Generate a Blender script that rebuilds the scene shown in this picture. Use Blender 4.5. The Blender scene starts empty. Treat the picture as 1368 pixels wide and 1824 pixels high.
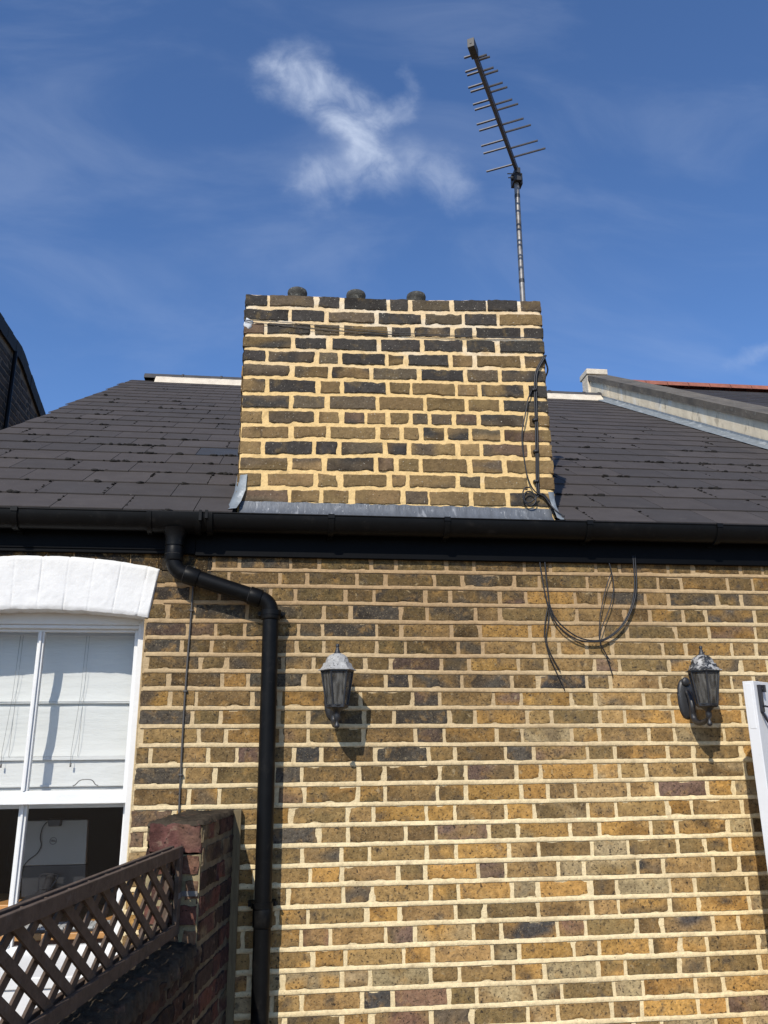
import bpy, bmesh, math, random
from mathutils import Vector, Matrix, noise, Quaternion
random.seed(11)
S = bpy.context.scene
COL = S.collection
R = math.radians
# ---------------------------------------------------------------- camera
cd = bpy.data.cameras.new('camera'); cam = bpy.data.objects.new('camera', cd); COL.objects.link(cam)
S.camera = cam
cr, cu, cf = Vector((.993113, -.116807, -.009093)), Vector((-.024473, -.282718, .958891)), Vector((.114576, .952064, .283630))
cam.matrix_world = Matrix(((cr.x, cu.x, -cf.x, 0), (cr.y, cu.y, -cf.y, -3.56813), (cr.z, cu.z, -cf.z, 1.61516), (0, 0, 0, 1)))
cd.sensor_fit = 'VERTICAL'; cd.sensor_height = 36; cd.sensor_width = 27; cd.lens = 36 * 1431.06 / 1824
cd.clip_start = .02; cd.clip_end = 2000
# ---------------------------------------------------------------- sun and sky
SUN = Vector((-.455, -1, .885)).normalized()          # towards the sun
sl = bpy.data.lights.new('sun', 'SUN'); sl.energy = 4.3; sl.angle = R(.5); sl.color = (1, .93, .82)
so = bpy.data.objects.new('sun', sl); COL.objects.link(so)
so.rotation_euler = SUN.to_track_quat('Z', 'Y').to_euler(); so.location = (-3, -6, 7)
W = bpy.data.worlds.new('World'); S.world = W; W.use_nodes = True
S.view_settings.view_transform = 'Standard'; S.view_settings.look = 'None'
S.view_settings.exposure = 0; S.view_settings.gamma = 1
S.render.resolution_x = 768; S.render.resolution_y = 1024

def N(nt, t, **k):
    n = nt.nodes.new(t)
    for a, v in k.items():
        if a.startswith('i_'):
            key = a[2:]; key = int(key) if key.isdigit() else key.replace('_', ' ')
            n.inputs[key].default_value = v
        else: setattr(n, a, v)
    return n

def build_world():
    nt = W.node_tree; nt.nodes.clear(); L = nt.links.new
    out = N(nt, 'ShaderNodeOutputWorld'); bg = N(nt, 'ShaderNodeBackground'); L(bg.outputs[0], out.inputs[0])
    bg.inputs[1].default_value = SKY_STRENGTH
    sky = N(nt, 'ShaderNodeTexSky', sky_type='NISHITA', sun_disc=False)
    sky.sun_elevation = math.asin(SUN.z); sky.sun_rotation = math.atan2(SUN.x, SUN.y)
    sky.air_density = 1.0; sky.dust_density = .75; sky.ozone_density = 3.0; sky.altitude = 200
    tint = N(nt, 'ShaderNodeMix', data_type='RGBA', blend_type='MULTIPLY'); tint.inputs[0].default_value = 1
    L(sky.outputs[0], tint.inputs[6]); tint.inputs[7].default_value = SKY_TINT
    geo = N(nt, 'ShaderNodeTexCoord'); sep = N(nt, 'ShaderNodeSeparateXYZ'); L(geo.outputs['Generated'], sep.inputs[0])
    def M(op, a, b=None, c=None):
        n = N(nt, 'ShaderNodeMath', operation=op)
        for i, v in enumerate((a, b, c)):
            if v is None: continue
            if isinstance(v, (int, float)): n.inputs[i].default_value = v
            else: L(v, n.inputs[i])
        return n.outputs[0]
    yy = M('MAXIMUM', sep.outputs[1], .05)
    cmb = N(nt, 'ShaderNodeCombineXYZ'); L(M('DIVIDE', sep.outputs[0], yy), cmb.inputs[0]); L(M('DIVIDE', sep.outputs[2], yy), cmb.inputs[1])
    n1 = N(nt, 'ShaderNodeTexNoise', i_Scale=5.0, i_Detail=7.0, i_Roughness=.6); L(cmb.outputs[0], n1.inputs['Vector'])
    wv = N(nt, 'ShaderNodeVectorMath', operation='SUBTRACT'); L(n1.outputs['Color'], wv.inputs[0]); wv.inputs[1].default_value = (.5, .5, .5)
    ws = N(nt, 'ShaderNodeVectorMath', operation='SCALE'); L(wv.outputs[0], ws.inputs[0]); ws.inputs['Scale'].default_value = .17
    p = N(nt, 'ShaderNodeVectorMath', operation='ADD'); L(cmb.outputs[0], p.inputs[0]); L(ws.outputs[0], p.inputs[1])
    # soft patches of one torn cloud: (centre across, centre up, half width, half height, turn, density)
    blobs = [(-.020, 1.010, .055, .060, -30, .8), (.015, .965, .085, .055, -30, .85), (.065, .970, .06, .045, -25, .95), (.125, .945, .060, .026, 35, .55),
             (.160, .985, .015, .035, -10, .3), (.075, .905, .050, .07, 0, .8), (.108, .850, .042, .075, 20, 1.0), (.055, .81, .085, .05, 20, .6),
             (.190, .845, .075, .06, -35, .62), (.225, .82, .05, .05, 0, .4), (.03, .785, .045, .05, 0, .55), (.67, .551, .05, .022, 30, .5)]
    tot = None
    for x, z, rx, rz, a, d in blobs:
        mp = N(nt, 'ShaderNodeMapping', vector_type='TEXTURE'); mp.inputs['Location'].default_value = (x, z, 0)
        mp.inputs['Rotation'].default_value = (0, 0, R(a)); mp.inputs['Scale'].default_value = (rx * 1.35, rz * 1.35, 1)
        L(p.outputs[0], mp.inputs[0])
        ln = N(nt, 'ShaderNodeVectorMath', operation='LENGTH'); L(mp.outputs[0], ln.inputs[0])
        mr = N(nt, 'ShaderNodeMapRange', interpolation_type='SMOOTHSTEP'); L(ln.outputs['Value'], mr.inputs[0])
        mr.inputs[1].default_value = 1.0; mr.inputs[2].default_value = 0.0; mr.inputs[3].default_value = 0; mr.inputs[4].default_value = d
        tot = mr.outputs[0] if tot is None else M('ADD', tot, mr.outputs[0])
    n2 = N(nt, 'ShaderNodeTexNoise', i_Scale=13.0, i_Detail=8.0, i_Roughness=.6, i_Distortion=.5); L(cmb.outputs[0], n2.inputs['Vector'])
    rag = N(nt, 'ShaderNodeMapRange'); L(n2.outputs[0], rag.inputs[0]); rag.inputs[1].default_value = .34; rag.inputs[2].default_value = .66
    rag.inputs[3].default_value = .25; rag.inputs[4].default_value = 1.1
    cl = M('MULTIPLY', M('MINIMUM', tot, 1.0), rag.outputs[0])
    # faint high veils over the whole sky
    mp = N(nt, 'ShaderNodeMapping'); mp.inputs['Scale'].default_value = (1, 2.2, 1); mp.inputs['Rotation'].default_value = (0, 0, .25); L(cmb.outputs[0], mp.inputs[0])
    n3 = N(nt, 'ShaderNodeTexNoise', i_Scale=2.1, i_Detail=7.0, i_Roughness=.55, i_Distortion=.6); L(mp.outputs[0], n3.inputs['Vector'])
    ve = N(nt, 'ShaderNodeMapRange', interpolation_type='SMOOTHSTEP'); L(n3.outputs[0], ve.inputs[0]); ve.inputs[1].default_value = .42; ve.inputs[2].default_value = .78
    ve.inputs[3].default_value = 0; ve.inputs[4].default_value = .15
    al = M('MINIMUM', M('ADD', M('MULTIPLY', cl, .62), ve.outputs[0]), .8)
    mx = N(nt, 'ShaderNodeMix', data_type='RGBA'); L(al, mx.inputs[0]); L(tint.outputs[2], mx.inputs[6]); mx.inputs[7].default_value = CLOUD
    L(mx.outputs[2], bg.inputs[0])
SKY_STRENGTH = .113; SKY_TINT = (.88, 1.13, 1.46, 1); CLOUD = (5.6, 6.4, 8.0, 1)
build_world()

# ---------------------------------------------------------------- materials
def mat(name, base=(.5, .5, .5), rough=.8, attr=None, var=.25, vscale=20, bump=.0, bscale=80, spots=None, patch=None, metal=0, spec=.5, stretch=None):
    """base colour (or mesh colour attribute) broken up with noise, dark or light spots, patches and bump"""
    m = bpy.data.materials.new(name); m.use_nodes = True; nt = m.node_tree; L = nt.links.new
    bs = nt.nodes['Principled BSDF']; bs.inputs['Roughness'].default_value = rough; bs.inputs['Metallic'].default_value = metal
    bs.inputs['Specular IOR Level'].default_value = spec
    tc = N(nt, 'ShaderNodeNewGeometry'); vec = tc.outputs['Position']
    if stretch:
        mp = N(nt, 'ShaderNodeMapping'); mp.inputs['Scale'].default_value = stretch; L(vec, mp.inputs[0]); vec = mp.outputs[0]
    if attr:
        a = N(nt, 'ShaderNodeAttribute', attribute_name=attr); c = a.outputs['Color']
    else:
        a = N(nt, 'ShaderNodeRGB'); a.outputs[0].default_value = (*base, 1); c = a.outputs[0]
    def mixc(f, c1, c2, bt='MIX'):
        x = N(nt, 'ShaderNodeMix', data_type='RGBA', blend_type=bt)
        if isinstance(f, (int, float)): x.inputs[0].default_value = f
        else: L(f, x.inputs[0])
        L(c1, x.inputs[6])
        if isinstance(c2, tuple): x.inputs[7].default_value = c2
        else: L(c2, x.inputs[7])
        return x.outputs[2]
    def rng(src, a0, a1, b0, b1, sm=False):
        x = N(nt, 'ShaderNodeMapRange', interpolation_type='SMOOTHSTEP' if sm else 'LINEAR'); L(src, x.inputs[0])
        for i, v in enumerate((a0, a1, b0, b1)): x.inputs[i + 1].default_value = v
        return x.outputs[0]
    def nz(s, d=5, r=.6, dist=0):
        x = N(nt, 'ShaderNodeTexNoise', i_Scale=float(s), i_Detail=float(d), i_Roughness=r, i_Distortion=float(dist)); L(vec, x.inputs['Vector']); return x.outputs[0]
    if var:
        v = rng(nz(vscale, 8, .65), .25, .75, 1 - var, 1 + var)
        cb = N(nt, 'ShaderNodeCombineColor'); [L(v, cb.inputs[i]) for i in range(3)]
        c = mixc(1.0, c, cb.outputs[0], 'MULTIPLY')
    for pt in (patch or []):       # (scale, lo, hi, colour, strength)
        c = mixc(rng(nz(pt[0], 6, .6, .4), pt[1], pt[2], 0, pt[4], True), c, (*pt[3], 1))
    for sp in (spots or []):
        c = mixc(rng(nz(sp[0], 3, .5), sp[1], sp[2], 0, sp[4], True), c, (*sp[3], 1))
    L(c, bs.inputs['Base Color'])
    if bump:
        b = N(nt, 'ShaderNodeBump'); b.inputs['Strength'].default_value = 1; b.inputs['Distance'].default_value = bump
        L(nz(bscale, 8, .65), b.inputs['Height']); L(b.outputs[0], bs.inputs['Normal'])
    return m

BR = mat('london_stock_brick', attr='col', rough=.9, var=.52, vscale=46, bump=.0045, bscale=85, spec=.2,
         spots=[(110, .58, .66, (.03, .022, .015), .75), (190, .60, .68, (.42, .32, .18), .35), (48, .65, .70, (.028, .022, .018), .85)],
         patch=[(17, .50, .70, (.44, .25, .075), .40), (13, .53, .70, (.085, .07, .052), .6), (26, .58, .70, (.045, .038, .032), .6), (34, .60, .72, (.46, .36, .21), .45)])
BRC = mat('sooty_chimney_brick', attr='col', rough=.9, var=.35, vscale=60, bump=.004, bscale=90, spec=.25,
          spots=[(120, .66, .71, (.45, .42, .34), .75), (95, .66, .72, (.015, .012, .01), .8)],
          patch=[(14, .52, .72, (.22, .15, .06), .4), (22, .60, .74, (.03, .028, .025), .5)])
MO = mat('lime_mortar', attr='col', rough=.92, var=.26, vscale=60, bump=.003, bscale=140, spec=.2,
         spots=[(120, .66, .72, (.12, .08, .04), .6)], patch=[(5, .50, .75, (.40, .29, .16), .45), (16, .56, .72, (.26, .19, .11), .45)])
MOC = mat('yellow_chimney_mortar', attr='col', rough=.92, var=.16, vscale=45, bump=.004, bscale=75, spec=.2,
          patch=[(5, .62, .74, (.74, .66, .52), .6), (14, .56, .72, (.38, .25, .10), .5)])
RBR = mat('red_garden_brick', attr='col', rough=.92, var=.45, vscale=45, bump=.007, bscale=70, spec=.2,
          spots=[(60, .62, .70, (.01, .008, .007), .8)], patch=[(14, .52, .68, (.05, .03, .028), .7), (24, .60, .72, (.32, .24, .16), .35)])
MOSSY = mat('mossy_cement_top', (.055, .043, .030), .95, var=.6, vscale=30, bump=.008, bscale=50, spec=.1, patch=[(9, .5, .7, (.02, .018, .015), .8), (14, .6, .7, (.22, .12, .08), .4)])
SL = mat('grey_brown_slate', attr='col', rough=.8, var=.12, vscale=9, bump=.0008, bscale=60, spec=.12,
         spots=[(110, .74, .77, (.35, .35, .33), .8)], patch=[(4, .5, .75, (.052, .045, .042), .5), (11, .62, .74, (.095, .085, .075), .35)])
MOSS = mat('dry_dark_moss', (.012, .010, .008), .95, var=.5, vscale=120, bump=.004, bscale=150)
BLK = mat('black_rainwater_plastic', (.0045, .0047, .005), .42, var=.25, vscale=12, bump=.0004, bscale=60, spec=.14, patch=[(14, .56, .75, (.022, .020, .018), .45), (60, .62, .72, (.03, .027, .023), .3)])
FAS = mat('black_painted_fascia', (.0025, .003, .004), .55, var=.25, vscale=10, bump=.0008, bscale=30, spec=.08)
CAB = mat('black_cable_sheath', (.015, .015, .017), .5, var=.2, bump=0)
GCAB = mat('grey_cable_sheath', (.07, .065, .06), .6, var=.2, bump=0)
WPB = mat('white_painted_brick', (.70, .695, .675), .55, var=.06, vscale=14, bump=.003, bscale=30, spec=.35, patch=[(20, .66, .74, (.5, .48, .42), .3), (4, .5, .8, (.66, .64, .58), .5)])
WP = mat('white_gloss_paint', (.70, .70, .685), .38, var=.05, vscale=14, bump=.0012, bscale=60, spec=.5, spots=[(60, .74, .78, (.4, .38, .33), .5)])
WPD = mat('white_door_paint', (.70, .70, .69), .4, var=.03, vscale=10, bump=.0008, bscale=40, patch=[(30, .66, .72, (.6, .6, .58), .4)])
BLIND = mat('white_blind_fabric', (.62, .615, .60), .85, var=.03, vscale=5, bump=.004, bscale=7, spec=.1, stretch=(1, 1, 5))
LEAD = mat('weathered_lead', (.105, .115, .13), .55, var=.3, vscale=14, bump=.0015, bscale=40, metal=.25, spec=.4, stretch=(3, 1, 1),
           patch=[(9, .56, .70, (.36, .37, .38), .6)], spots=[(60, .68, .73, (.6, .6, .58), .6)])
LEADP = mat('pale_lead', (.20, .225, .24), .6, var=.3, vscale=22, bump=.002, bscale=50, metal=.2, patch=[(14, .55, .7, (.5, .52, .52), .6)])
STEEL = mat('galvanised_steel', (.19, .185, .18), .5, var=.35, vscale=30, metal=.5, spec=.5, patch=[(14, .52, .66, (.08, .068, .06), .7)])
ALU = mat('dull_grey_aluminium', (.10, .10, .11), .5, var=.25, vscale=40, metal=.5)
BPL = mat('black_antenna_plastic', (.02, .02, .022), .5, var=.2)
STONE = mat('weathered_coping_stone', (.11, .095, .075), .95, var=.35, vscale=9, bump=.006, bscale=30, spots=[(30, .62, .7, (.22, .21, .18), .5)], patch=[(3, .5, .7, (.05, .047, .042), .7)])
REND = mat('pale_lime_render', (.74, .63, .45), .95, var=.2, vscale=5, bump=.004, bscale=20, stretch=(2, 2, .8), patch=[(2.2, .52, .66, (.80, .76, .66), .8), (7, .56, .68, (.22, .18, .12), .5)])
RRID = mat('red_ridge_tile', (.27, .095, .06), .9, var=.35, vscale=12, bump=.004, bscale=30)
CREAM = mat('cream_ridge_mortar', (.62, .54, .42), .9, var=.2, vscale=12, bump=.008, bscale=30)
RIDG = mat('dark_ridge_tile', (.055, .052, .052), .8, var=.3, vscale=10, bump=.002, bscale=40)
TIM = mat('dark_stained_timber', (.10, .070, .050), .85, var=.4, vscale=26, bump=.0025, bscale=70, spec=.25, stretch=(1, 1, 1.0), patch=[(30, .56, .68, (.14, .11, .09), .5)])
TIMB = mat('bare_green_timber', (.15, .115, .06), .9, var=.35, vscale=30, bump=.002, bscale=60, stretch=(4, 4, .4))
def lantern_mat(name, lo): return mat(name, (.02, .021, .023), .5, var=.3, vscale=60, bump=.0006, bscale=200, patch=[(38, lo, lo + .12, (.42, .41, .39), .9)], spots=[(160, .62, .68, (.3, .29, .27), .6)])
LANB = mat('black_cast_lantern_paint', (.022, .023, .026), .45, var=.3, vscale=60, bump=.0006, bscale=200, patch=[(40, .58, .7, (.10, .10, .105), .7)])
LANW = mat('chalky_weathered_grey_paint', (.34, .335, .32), .75, var=.3, vscale=70, bump=.001, bscale=250, spots=[(120, .60, .66, (.03, .03, .03), .85)])
LANM = lantern_mat('flaking_black_paint', .46)
ROOM = mat('dark_interior', (.035, .037, .045), .9, var=.1, vscale=4)  # near-black base that keeps the room and the doorway dark
WOOD = mat('orange_desk_wood', (.55, .27, .09), .45, var=.3, vscale=14, stretch=(.5, 4, 4))
WOODD = mat('red_brown_wood', (.22, .085, .04), .5, var=.4, vscale=18, stretch=(.5, 4, 4))
SILV = mat('silver_grey_plastic', (.25, .24, .22), .5, var=.05, vscale=4)
DARKP = mat('black_desk_plastic', (.02, .02, .024), .4, var=.1)
KEYW = mat('white_key_plastic', (.5, .5, .5), .5, var=.05)
GRND = mat('warm_bounce_ground', (.20, .135, .075), .9, var=.25, vscale=3, bump=.004, bscale=20)  # unseen ground, its warm colour chosen to bounce warm light onto the wall
POT = mat('sooty_clay', (.055, .055, .05), .95, var=.6, vscale=40, bump=.004, bscale=90, spots=[(60, .6, .66, (.2, .2, .17), .6)])
WSTONE = mat('bulb_white_glass', (.35, .34, .31), .3, var=.05)

def glass(name, tint=(1, 1, 1), ior=1.5, keep=1.0, rough=0.0):
    m = bpy.data.materials.new(name); m.use_nodes = True; nt = m.node_tree; L = nt.links.new
    nt.nodes.remove(nt.nodes['Principled BSDF'])
    fr = N(nt, 'ShaderNodeFresnel'); fr.inputs[0].default_value = ior
    gm = N(nt, 'ShaderNodeNewGeometry'); iom = N(nt, 'ShaderNodeMix', data_type='FLOAT'); L(gm.outputs['Backfacing'], iom.inputs[0])
    iom.inputs[2].default_value = ior; iom.inputs[3].default_value = 1 / ior; L(iom.outputs[0], fr.inputs[0])      # a thin pane reflects alike from both sides
    tr = N(nt, 'ShaderNodeBsdfTransparent'); tr.inputs[0].default_value = (*tint, 1)
    gl = N(nt, 'ShaderNodeBsdfGlossy'); gl.inputs['Roughness'].default_value = rough
    mx = N(nt, 'ShaderNodeMixShader'); L(fr.outputs[0], mx.inputs[0]); L(tr.outputs[0], mx.inputs[1]); L(gl.outputs[0], mx.inputs[2])
    L(mx.outputs[0], nt.nodes['Material Output'].inputs[0]); return m
GLASS = glass('window_glass', (.97, .985, .98))
LGLASS = glass('smoky_lantern_glass', (.28, .28, .27), 1.6, rough=.16)
def cloud_glass():      # a film of dirt on the lantern glass
    nt = LGLASS.node_tree; L = nt.links.new; o = nt.nodes['Material Output']; src = o.inputs[0].links[0].from_socket
    df = N(nt, 'ShaderNodeBsdfDiffuse'); df.inputs[0].default_value = (.20, .195, .18, 1); g = N(nt, 'ShaderNodeNewGeometry'); mp = N(nt, 'ShaderNodeMapping'); mp.inputs['Scale'].default_value = (1, 1, .15)
    n = N(nt, 'ShaderNodeTexNoise', i_Scale=90.0, i_Detail=4.0); L(g.outputs['Position'], mp.inputs[0]); L(mp.outputs[0], n.inputs['Vector'])
    r = N(nt, 'ShaderNodeMapRange'); L(n.outputs[0], r.inputs[0]); r.inputs[1].default_value = .35; r.inputs[2].default_value = .7; r.inputs[3].default_value = .12; r.inputs[4].default_value = .6
    mx = N(nt, 'ShaderNodeMixShader'); L(r.outputs[0], mx.inputs[0]); L(src, mx.inputs[1]); L(df.outputs[0], mx.inputs[2]); L(mx.outputs[0], o.inputs[0])
cloud_glass()

# ---------------------------------------------------------------- mesh helpers
class MB:
    def __init__(s): s.v = []; s.f = []; s.m = []; s.c = []; s.col = (1, 1, 1)
    def vert(s, p, c=None):
        s.v.append(tuple(p)); s.c.append(c or s.col); return len(s.v) - 1
    def face(s, ids, m=0): s.f.append(tuple(ids)); s.m.append(m)
    def quadpts(s, a, b, c, d, m=0):
        s.face([s.vert(a), s.vert(b), s.vert(c), s.vert(d)], m)
    def hexa(s, P, m=0):
        """8 points: bottom 0-3 counter-clockwise from above, top 4-7"""
        i = [s.vert(p) for p in P]
        for q in ((0, 3, 2, 1), (4, 5, 6, 7), (0, 1, 5, 4), (1, 2, 6, 5), (2, 3, 7, 6), (3, 0, 4, 7)): s.face([i[k] for k in q], m)
    def box(s, a, b, m=0):
        x0, y0, z0 = a; x1, y1, z1 = b
        s.hexa([(x0, y0, z0), (x1, y0, z0), (x1, y1, z0), (x0, y1, z0), (x0, y0, z1), (x1, y0, z1), (x1, y1, z1), (x0, y1, z1)], m)
    def obox(s, o, e1, e2, e3, m=0):
        """box from corner o along three edge vectors"""
        o = Vector(o); e1 = Vector(e1); e2 = Vector(e2); e3 = Vector(e3)
        s.hexa([o, o + e1, o + e1 + e2, o + e2, o + e3, o + e1 + e3, o + e1 + e2 + e3, o + e2 + e3], m)
    def tube(s, pts, r, n=10, m=0, cap=True, close=False):
        pts = [Vector(p) for p in pts]; k = len(pts); rs = r if isinstance(r, (list, tuple)) else [r] * k
        t0 = (pts[1] - pts[0]).normalized(); up = Vector((0, 0, 1)) if abs(t0.z) < .9 else Vector((1, 0, 0))
        u = t0.cross(up).normalized(); rings = []; pt = t0
        for i in range(k):
            t = ((pts[min(i + 1, k - 1)] - pts[max(i - 1, 0)])).normalized()
            u = pt.rotation_difference(t) @ u; pt = t; u = (u - t * u.dot(t)).normalized(); w = t.cross(u)
            rings.append([s.vert(pts[i] + (u * math.cos(2 * math.pi * j / n) + w * math.sin(2 * math.pi * j / n)) * rs[i]) for j in range(n)])
        for i in range(k - 1):
            for j in range(n): s.face([rings[i][j], rings[i][(j + 1) % n], rings[i + 1][(j + 1) % n], rings[i + 1][j]], m)
        if cap: s.face(rings[0][::-1], m); s.face(rings[-1], m)
    def lathe(s, c, prof, n=24, m=0, rot=0, sx=1, sy=1):
        """profile [(radius, height)] turned about a vertical axis through c"""
        rings = []
        for r, h in prof:
            rings.append([s.vert((c[0] + sx * max(r, 1e-4) * math.cos(rot + 2 * math.pi * j / n), c[1] + sy * max(r, 1e-4) * math.sin(rot + 2 * math.pi * j / n), c[2] + h)) for j in range(n)])
        for i in range(len(rings) - 1):
            for j in range(n): s.face([rings[i][j], rings[i][(j + 1) % n], rings[i + 1][(j + 1) % n], rings[i + 1][j]], m)
        s.face(rings[0][::-1], m); s.face(rings[-1], m)
    def blob(s, c, r, sq=(1, 1, 1), m=0, seed=0, amp=.35):
        b = bmesh.new(); bmesh.ops.create_icosphere(b, subdivisions=2, radius=1); off = len(s.v)
        for v in b.verts:
            k = 1 + amp * noise.noise(v.co * 1.7 + Vector((seed, 0, 0)))
            s.vert((c[0] + v.co.x * r * sq[0] * k, c[1] + v.co.y * r * sq[1] * k, c[2] + v.co.z * r * sq[2] * k))
        for f in b.faces: s.face([off + v.index for v in f.verts], m)
        b.free()
    def build(s, name, mats, parent=None, smooth=False, bevel=0, autos=None):
        me = bpy.data.meshes.new(name); me.from_pydata(s.v, [], s.f)
        for mm in (mats if isinstance(mats, (list, tuple)) else [mats]): me.materials.append(mm)
        me.polygons.foreach_set('material_index', s.m)
        ca = me.color_attributes.new('col', 'FLOAT_COLOR', 'POINT')
        ca.data.foreach_set('color', [x for c in s.c for x in (c[0], c[1], c[2], 1.0)])
        if smooth: me.polygons.foreach_set('use_smooth', [True] * len(me.polygons))
        me.update()
        o = bpy.data.objects.new(name, me); COL.objects.link(o)
        if parent: o.parent = parent
        if autos is not None:
            me.set_sharp_from_angle(angle=R(autos))
        if bevel:
            bv = o.modifiers.new('bevel', 'BEVEL'); bv.width = bevel; bv.segments = 2; bv.limit_method = 'ANGLE'; bv.angle_limit = R(40)
        return o
def spline(pts, k=8):
    P = [Vector(p) for p in pts]; P = [P[0] * 2 - P[1]] + P + [P[-1] * 2 - P[-2]]; out = []
    for i in range(1, len(P) - 2):
        for j in range(k):
            t = j / k; a, b, c, d = P[i - 1:i + 3]
            out.append(.5 * ((2 * b) + (c - a) * t + (2 * a - 5 * b + 4 * c - d) * t * t + (3 * b - a - 3 * c + d) * t ** 3))
    return out + [P[-2]]
def thing(name, label, cat, loc=(0, 0, 0), group=None):
    o = bpy.data.objects.new(name, None); COL.objects.link(o); o['label'] = label; o['category'] = cat; o.location = loc
    o.empty_display_size = .1
    if group: o['group'] = group
    return o
def tag(o, label, cat, group=None):
    o['label'] = label; o['category'] = cat
    if group: o['group'] = group
    return o
def nn(x, y, z): return noise.noise(Vector((x, y, z)))
def lerp(a, b, t): return a + (b - a) * t
def rc(*cols):
    c = random.choice(cols); k = random.uniform(.82, 1.18); return tuple(max(.01, min(.85, x * k * random.uniform(.98, 1.02))) for x in c)

# ---------------------------------------------------------------- brickwork
def brick(mb, T, u0, u1, b0, b1, col, proud=.002, rough=.0014, edge=.0025, m=0, step=.014, two=None, floor=-.0006):
    """one brick face as a rumpled patch with rounded, chipped arrises; b0, b1 give the bed heights at u"""
    nu = max(3, int((u1 - u0) / step)); nw = 5 if step > .03 else 6; sd = random.uniform(0, 99); ids = []
    tilt = random.uniform(-.0012, .0012); tw = random.uniform(-.0012, .0012); e = min(.12, .0035 / (u1 - u0))
    mode = random.random(); f1, f2 = random.uniform(4, 12), random.uniform(8, 22)
    US = [0, e] + [i / nu for i in range(1, nu)] + [1 - e, 1]
    WS = [0, .05] + [i / nw for i in range(1, nw)] + [.95, 1]
    dark = tuple(x * k for x, k in zip(col, (.50, .48, .48)))
    for j, wv in enumerate(WS):
        row = []
        for i, uv in enumerate(US):
            u = lerp(u0, u1, uv); w = lerp(b0(u), b1(u), wv)
            ed = (i in (0, len(US) - 1)) or (j in (0, len(WS) - 1)); near = min(uv * (u1 - u0), (1 - uv) * (u1 - u0), wv * .06, (1 - wv) * .06) < .009
            du = (nn(u * 38, w * 38, sd) + .45 * nn(u * 130, w * 130, sd)) * edge; dw = (nn(u * 38, w * 38, sd + 7) + .45 * nn(u * 130, w * 130, sd + 7)) * edge
            d = proud + tilt * (uv - .5) * 2 + tw * (wv - .5) * 2 + nn(u * 35, w * 35, sd) * rough * 1.6 + nn(u * 110, w * 110, sd) * rough * .6
            ch = nn(u * 16, w * 16, sd + 3)
            if near and ch > .22: d -= (ch - .22) * .02
            elif not near: d = max(d, floor + .0009)
            if ed: d = -.008
            c = col
            if two:
                t = max(0, min(1, .5 + 2.4 * nn(u * f1, w * f2, sd + 20))); c = tuple(lerp(a, b, t) for a, b in zip(col, two))
            if mode < .30:      # kiss marks and burnt ends from the clamp
                t = max(0, min(1, -.25 + 2.6 * nn(u * 9, w * 13, sd + 40))); c = tuple(lerp(a, b, t * .85) for a, b in zip(c, dark))
            elif mode < .42:
                t = max(0, min(1, 1.1 - uv * 3.2 + .8 * nn(u * 20, w * 20, sd))); c = tuple(lerp(a, b, t * .8) for a, b in zip(c, dark))
            row.append(mb.vert(T(u + du, w + dw, d), c))
        ids.append(row)
    for j in range(len(WS) - 1):
        for i in range(len(US) - 1): mb.face([ids[j][i], ids[j][i + 1], ids[j + 1][i + 1], ids[j + 1][i]], m)
def sheet(mb, T, u0, u1, w0, w1, step, colf, amp=.001, base=0, m=1, hole=None, freq=30, wtop=None):
    nu = max(1, int((u1 - u0) / step)); nw = max(1, int((w1 - w0) / step)); ids = []
    for j in range(nw + 1):
        row = []
        for i in range(nu + 1):
            u = lerp(u0, u1, i / nu); w = lerp(w0, w1, j / nw)
            row.append(mb.vert(T(u, w, base + amp * (nn(u * freq, w * freq, 3) + .6 * nn(u * freq * 2.7, w * freq * 2.7, 9))), colf(u, w)))
        ids.append(row)
    for j in range(nw):
        for i in range(nu):
            uc = lerp(u0, u1, (i + .5) / nu); wc = lerp(w0, w1, (j + .5) / nw)
            if hole and hole(uc, wc): continue
            mb.face([ids[j][i], ids[j][i + 1], ids[j + 1][i + 1], ids[j + 1][i]], m)

# bed heights of the real wall measured at two places, extended down by the brick gauge
LZ = [2.393, 2.321, 2.245, 2.163, 2.089, 2.016, 1.945, 1.87, 1.79, 1.715, 1.638, 1.559, 1.478, 1.396, 1.316, 1.24, 1.164, 1.091, 1.011, .938, .858, .782, .708, .632, .555]
RZ = [2.399, 2.322, 2.246, 2.167, 2.091, 2.013, 1.938, 1.861, 1.786, 1.708, 1.63, 1.556, 1.478, 1.399, 1.319, 1.243, 1.167, 1.087, 1.01, .936, .859, .783, .706, .63, .555]
while LZ[-1] > .05: LZ.append(LZ[-1] - .077); RZ.append(RZ[-1] - .077)
LZ = [LZ[0] + .154, LZ[0] + .077] + LZ; RZ = [RZ[0] + .154, RZ[0] + .077] + RZ
def bedz(i):
    def f(u):
        t = max(-.3, min(1.3, u / 1.705))
        return lerp(LZ[i], RZ[i], t) + .0022 * nn(u * 1.7, i * 3.1, 0) + .0012 * nn(u * 9, i * 5.3, 4)
    return f
OCH = (.40, .222, .064); TAN = (.32, .200, .078); BRN = (.205, .130, .053); GRY = (.105, .088, .066); BLU = (.062, .056, .050)
PUR = (.165, .105, .075); RED = (.21, .12, .075); OLV = (.205, .138, .057); PALE = (.34, .255, .135)
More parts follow.
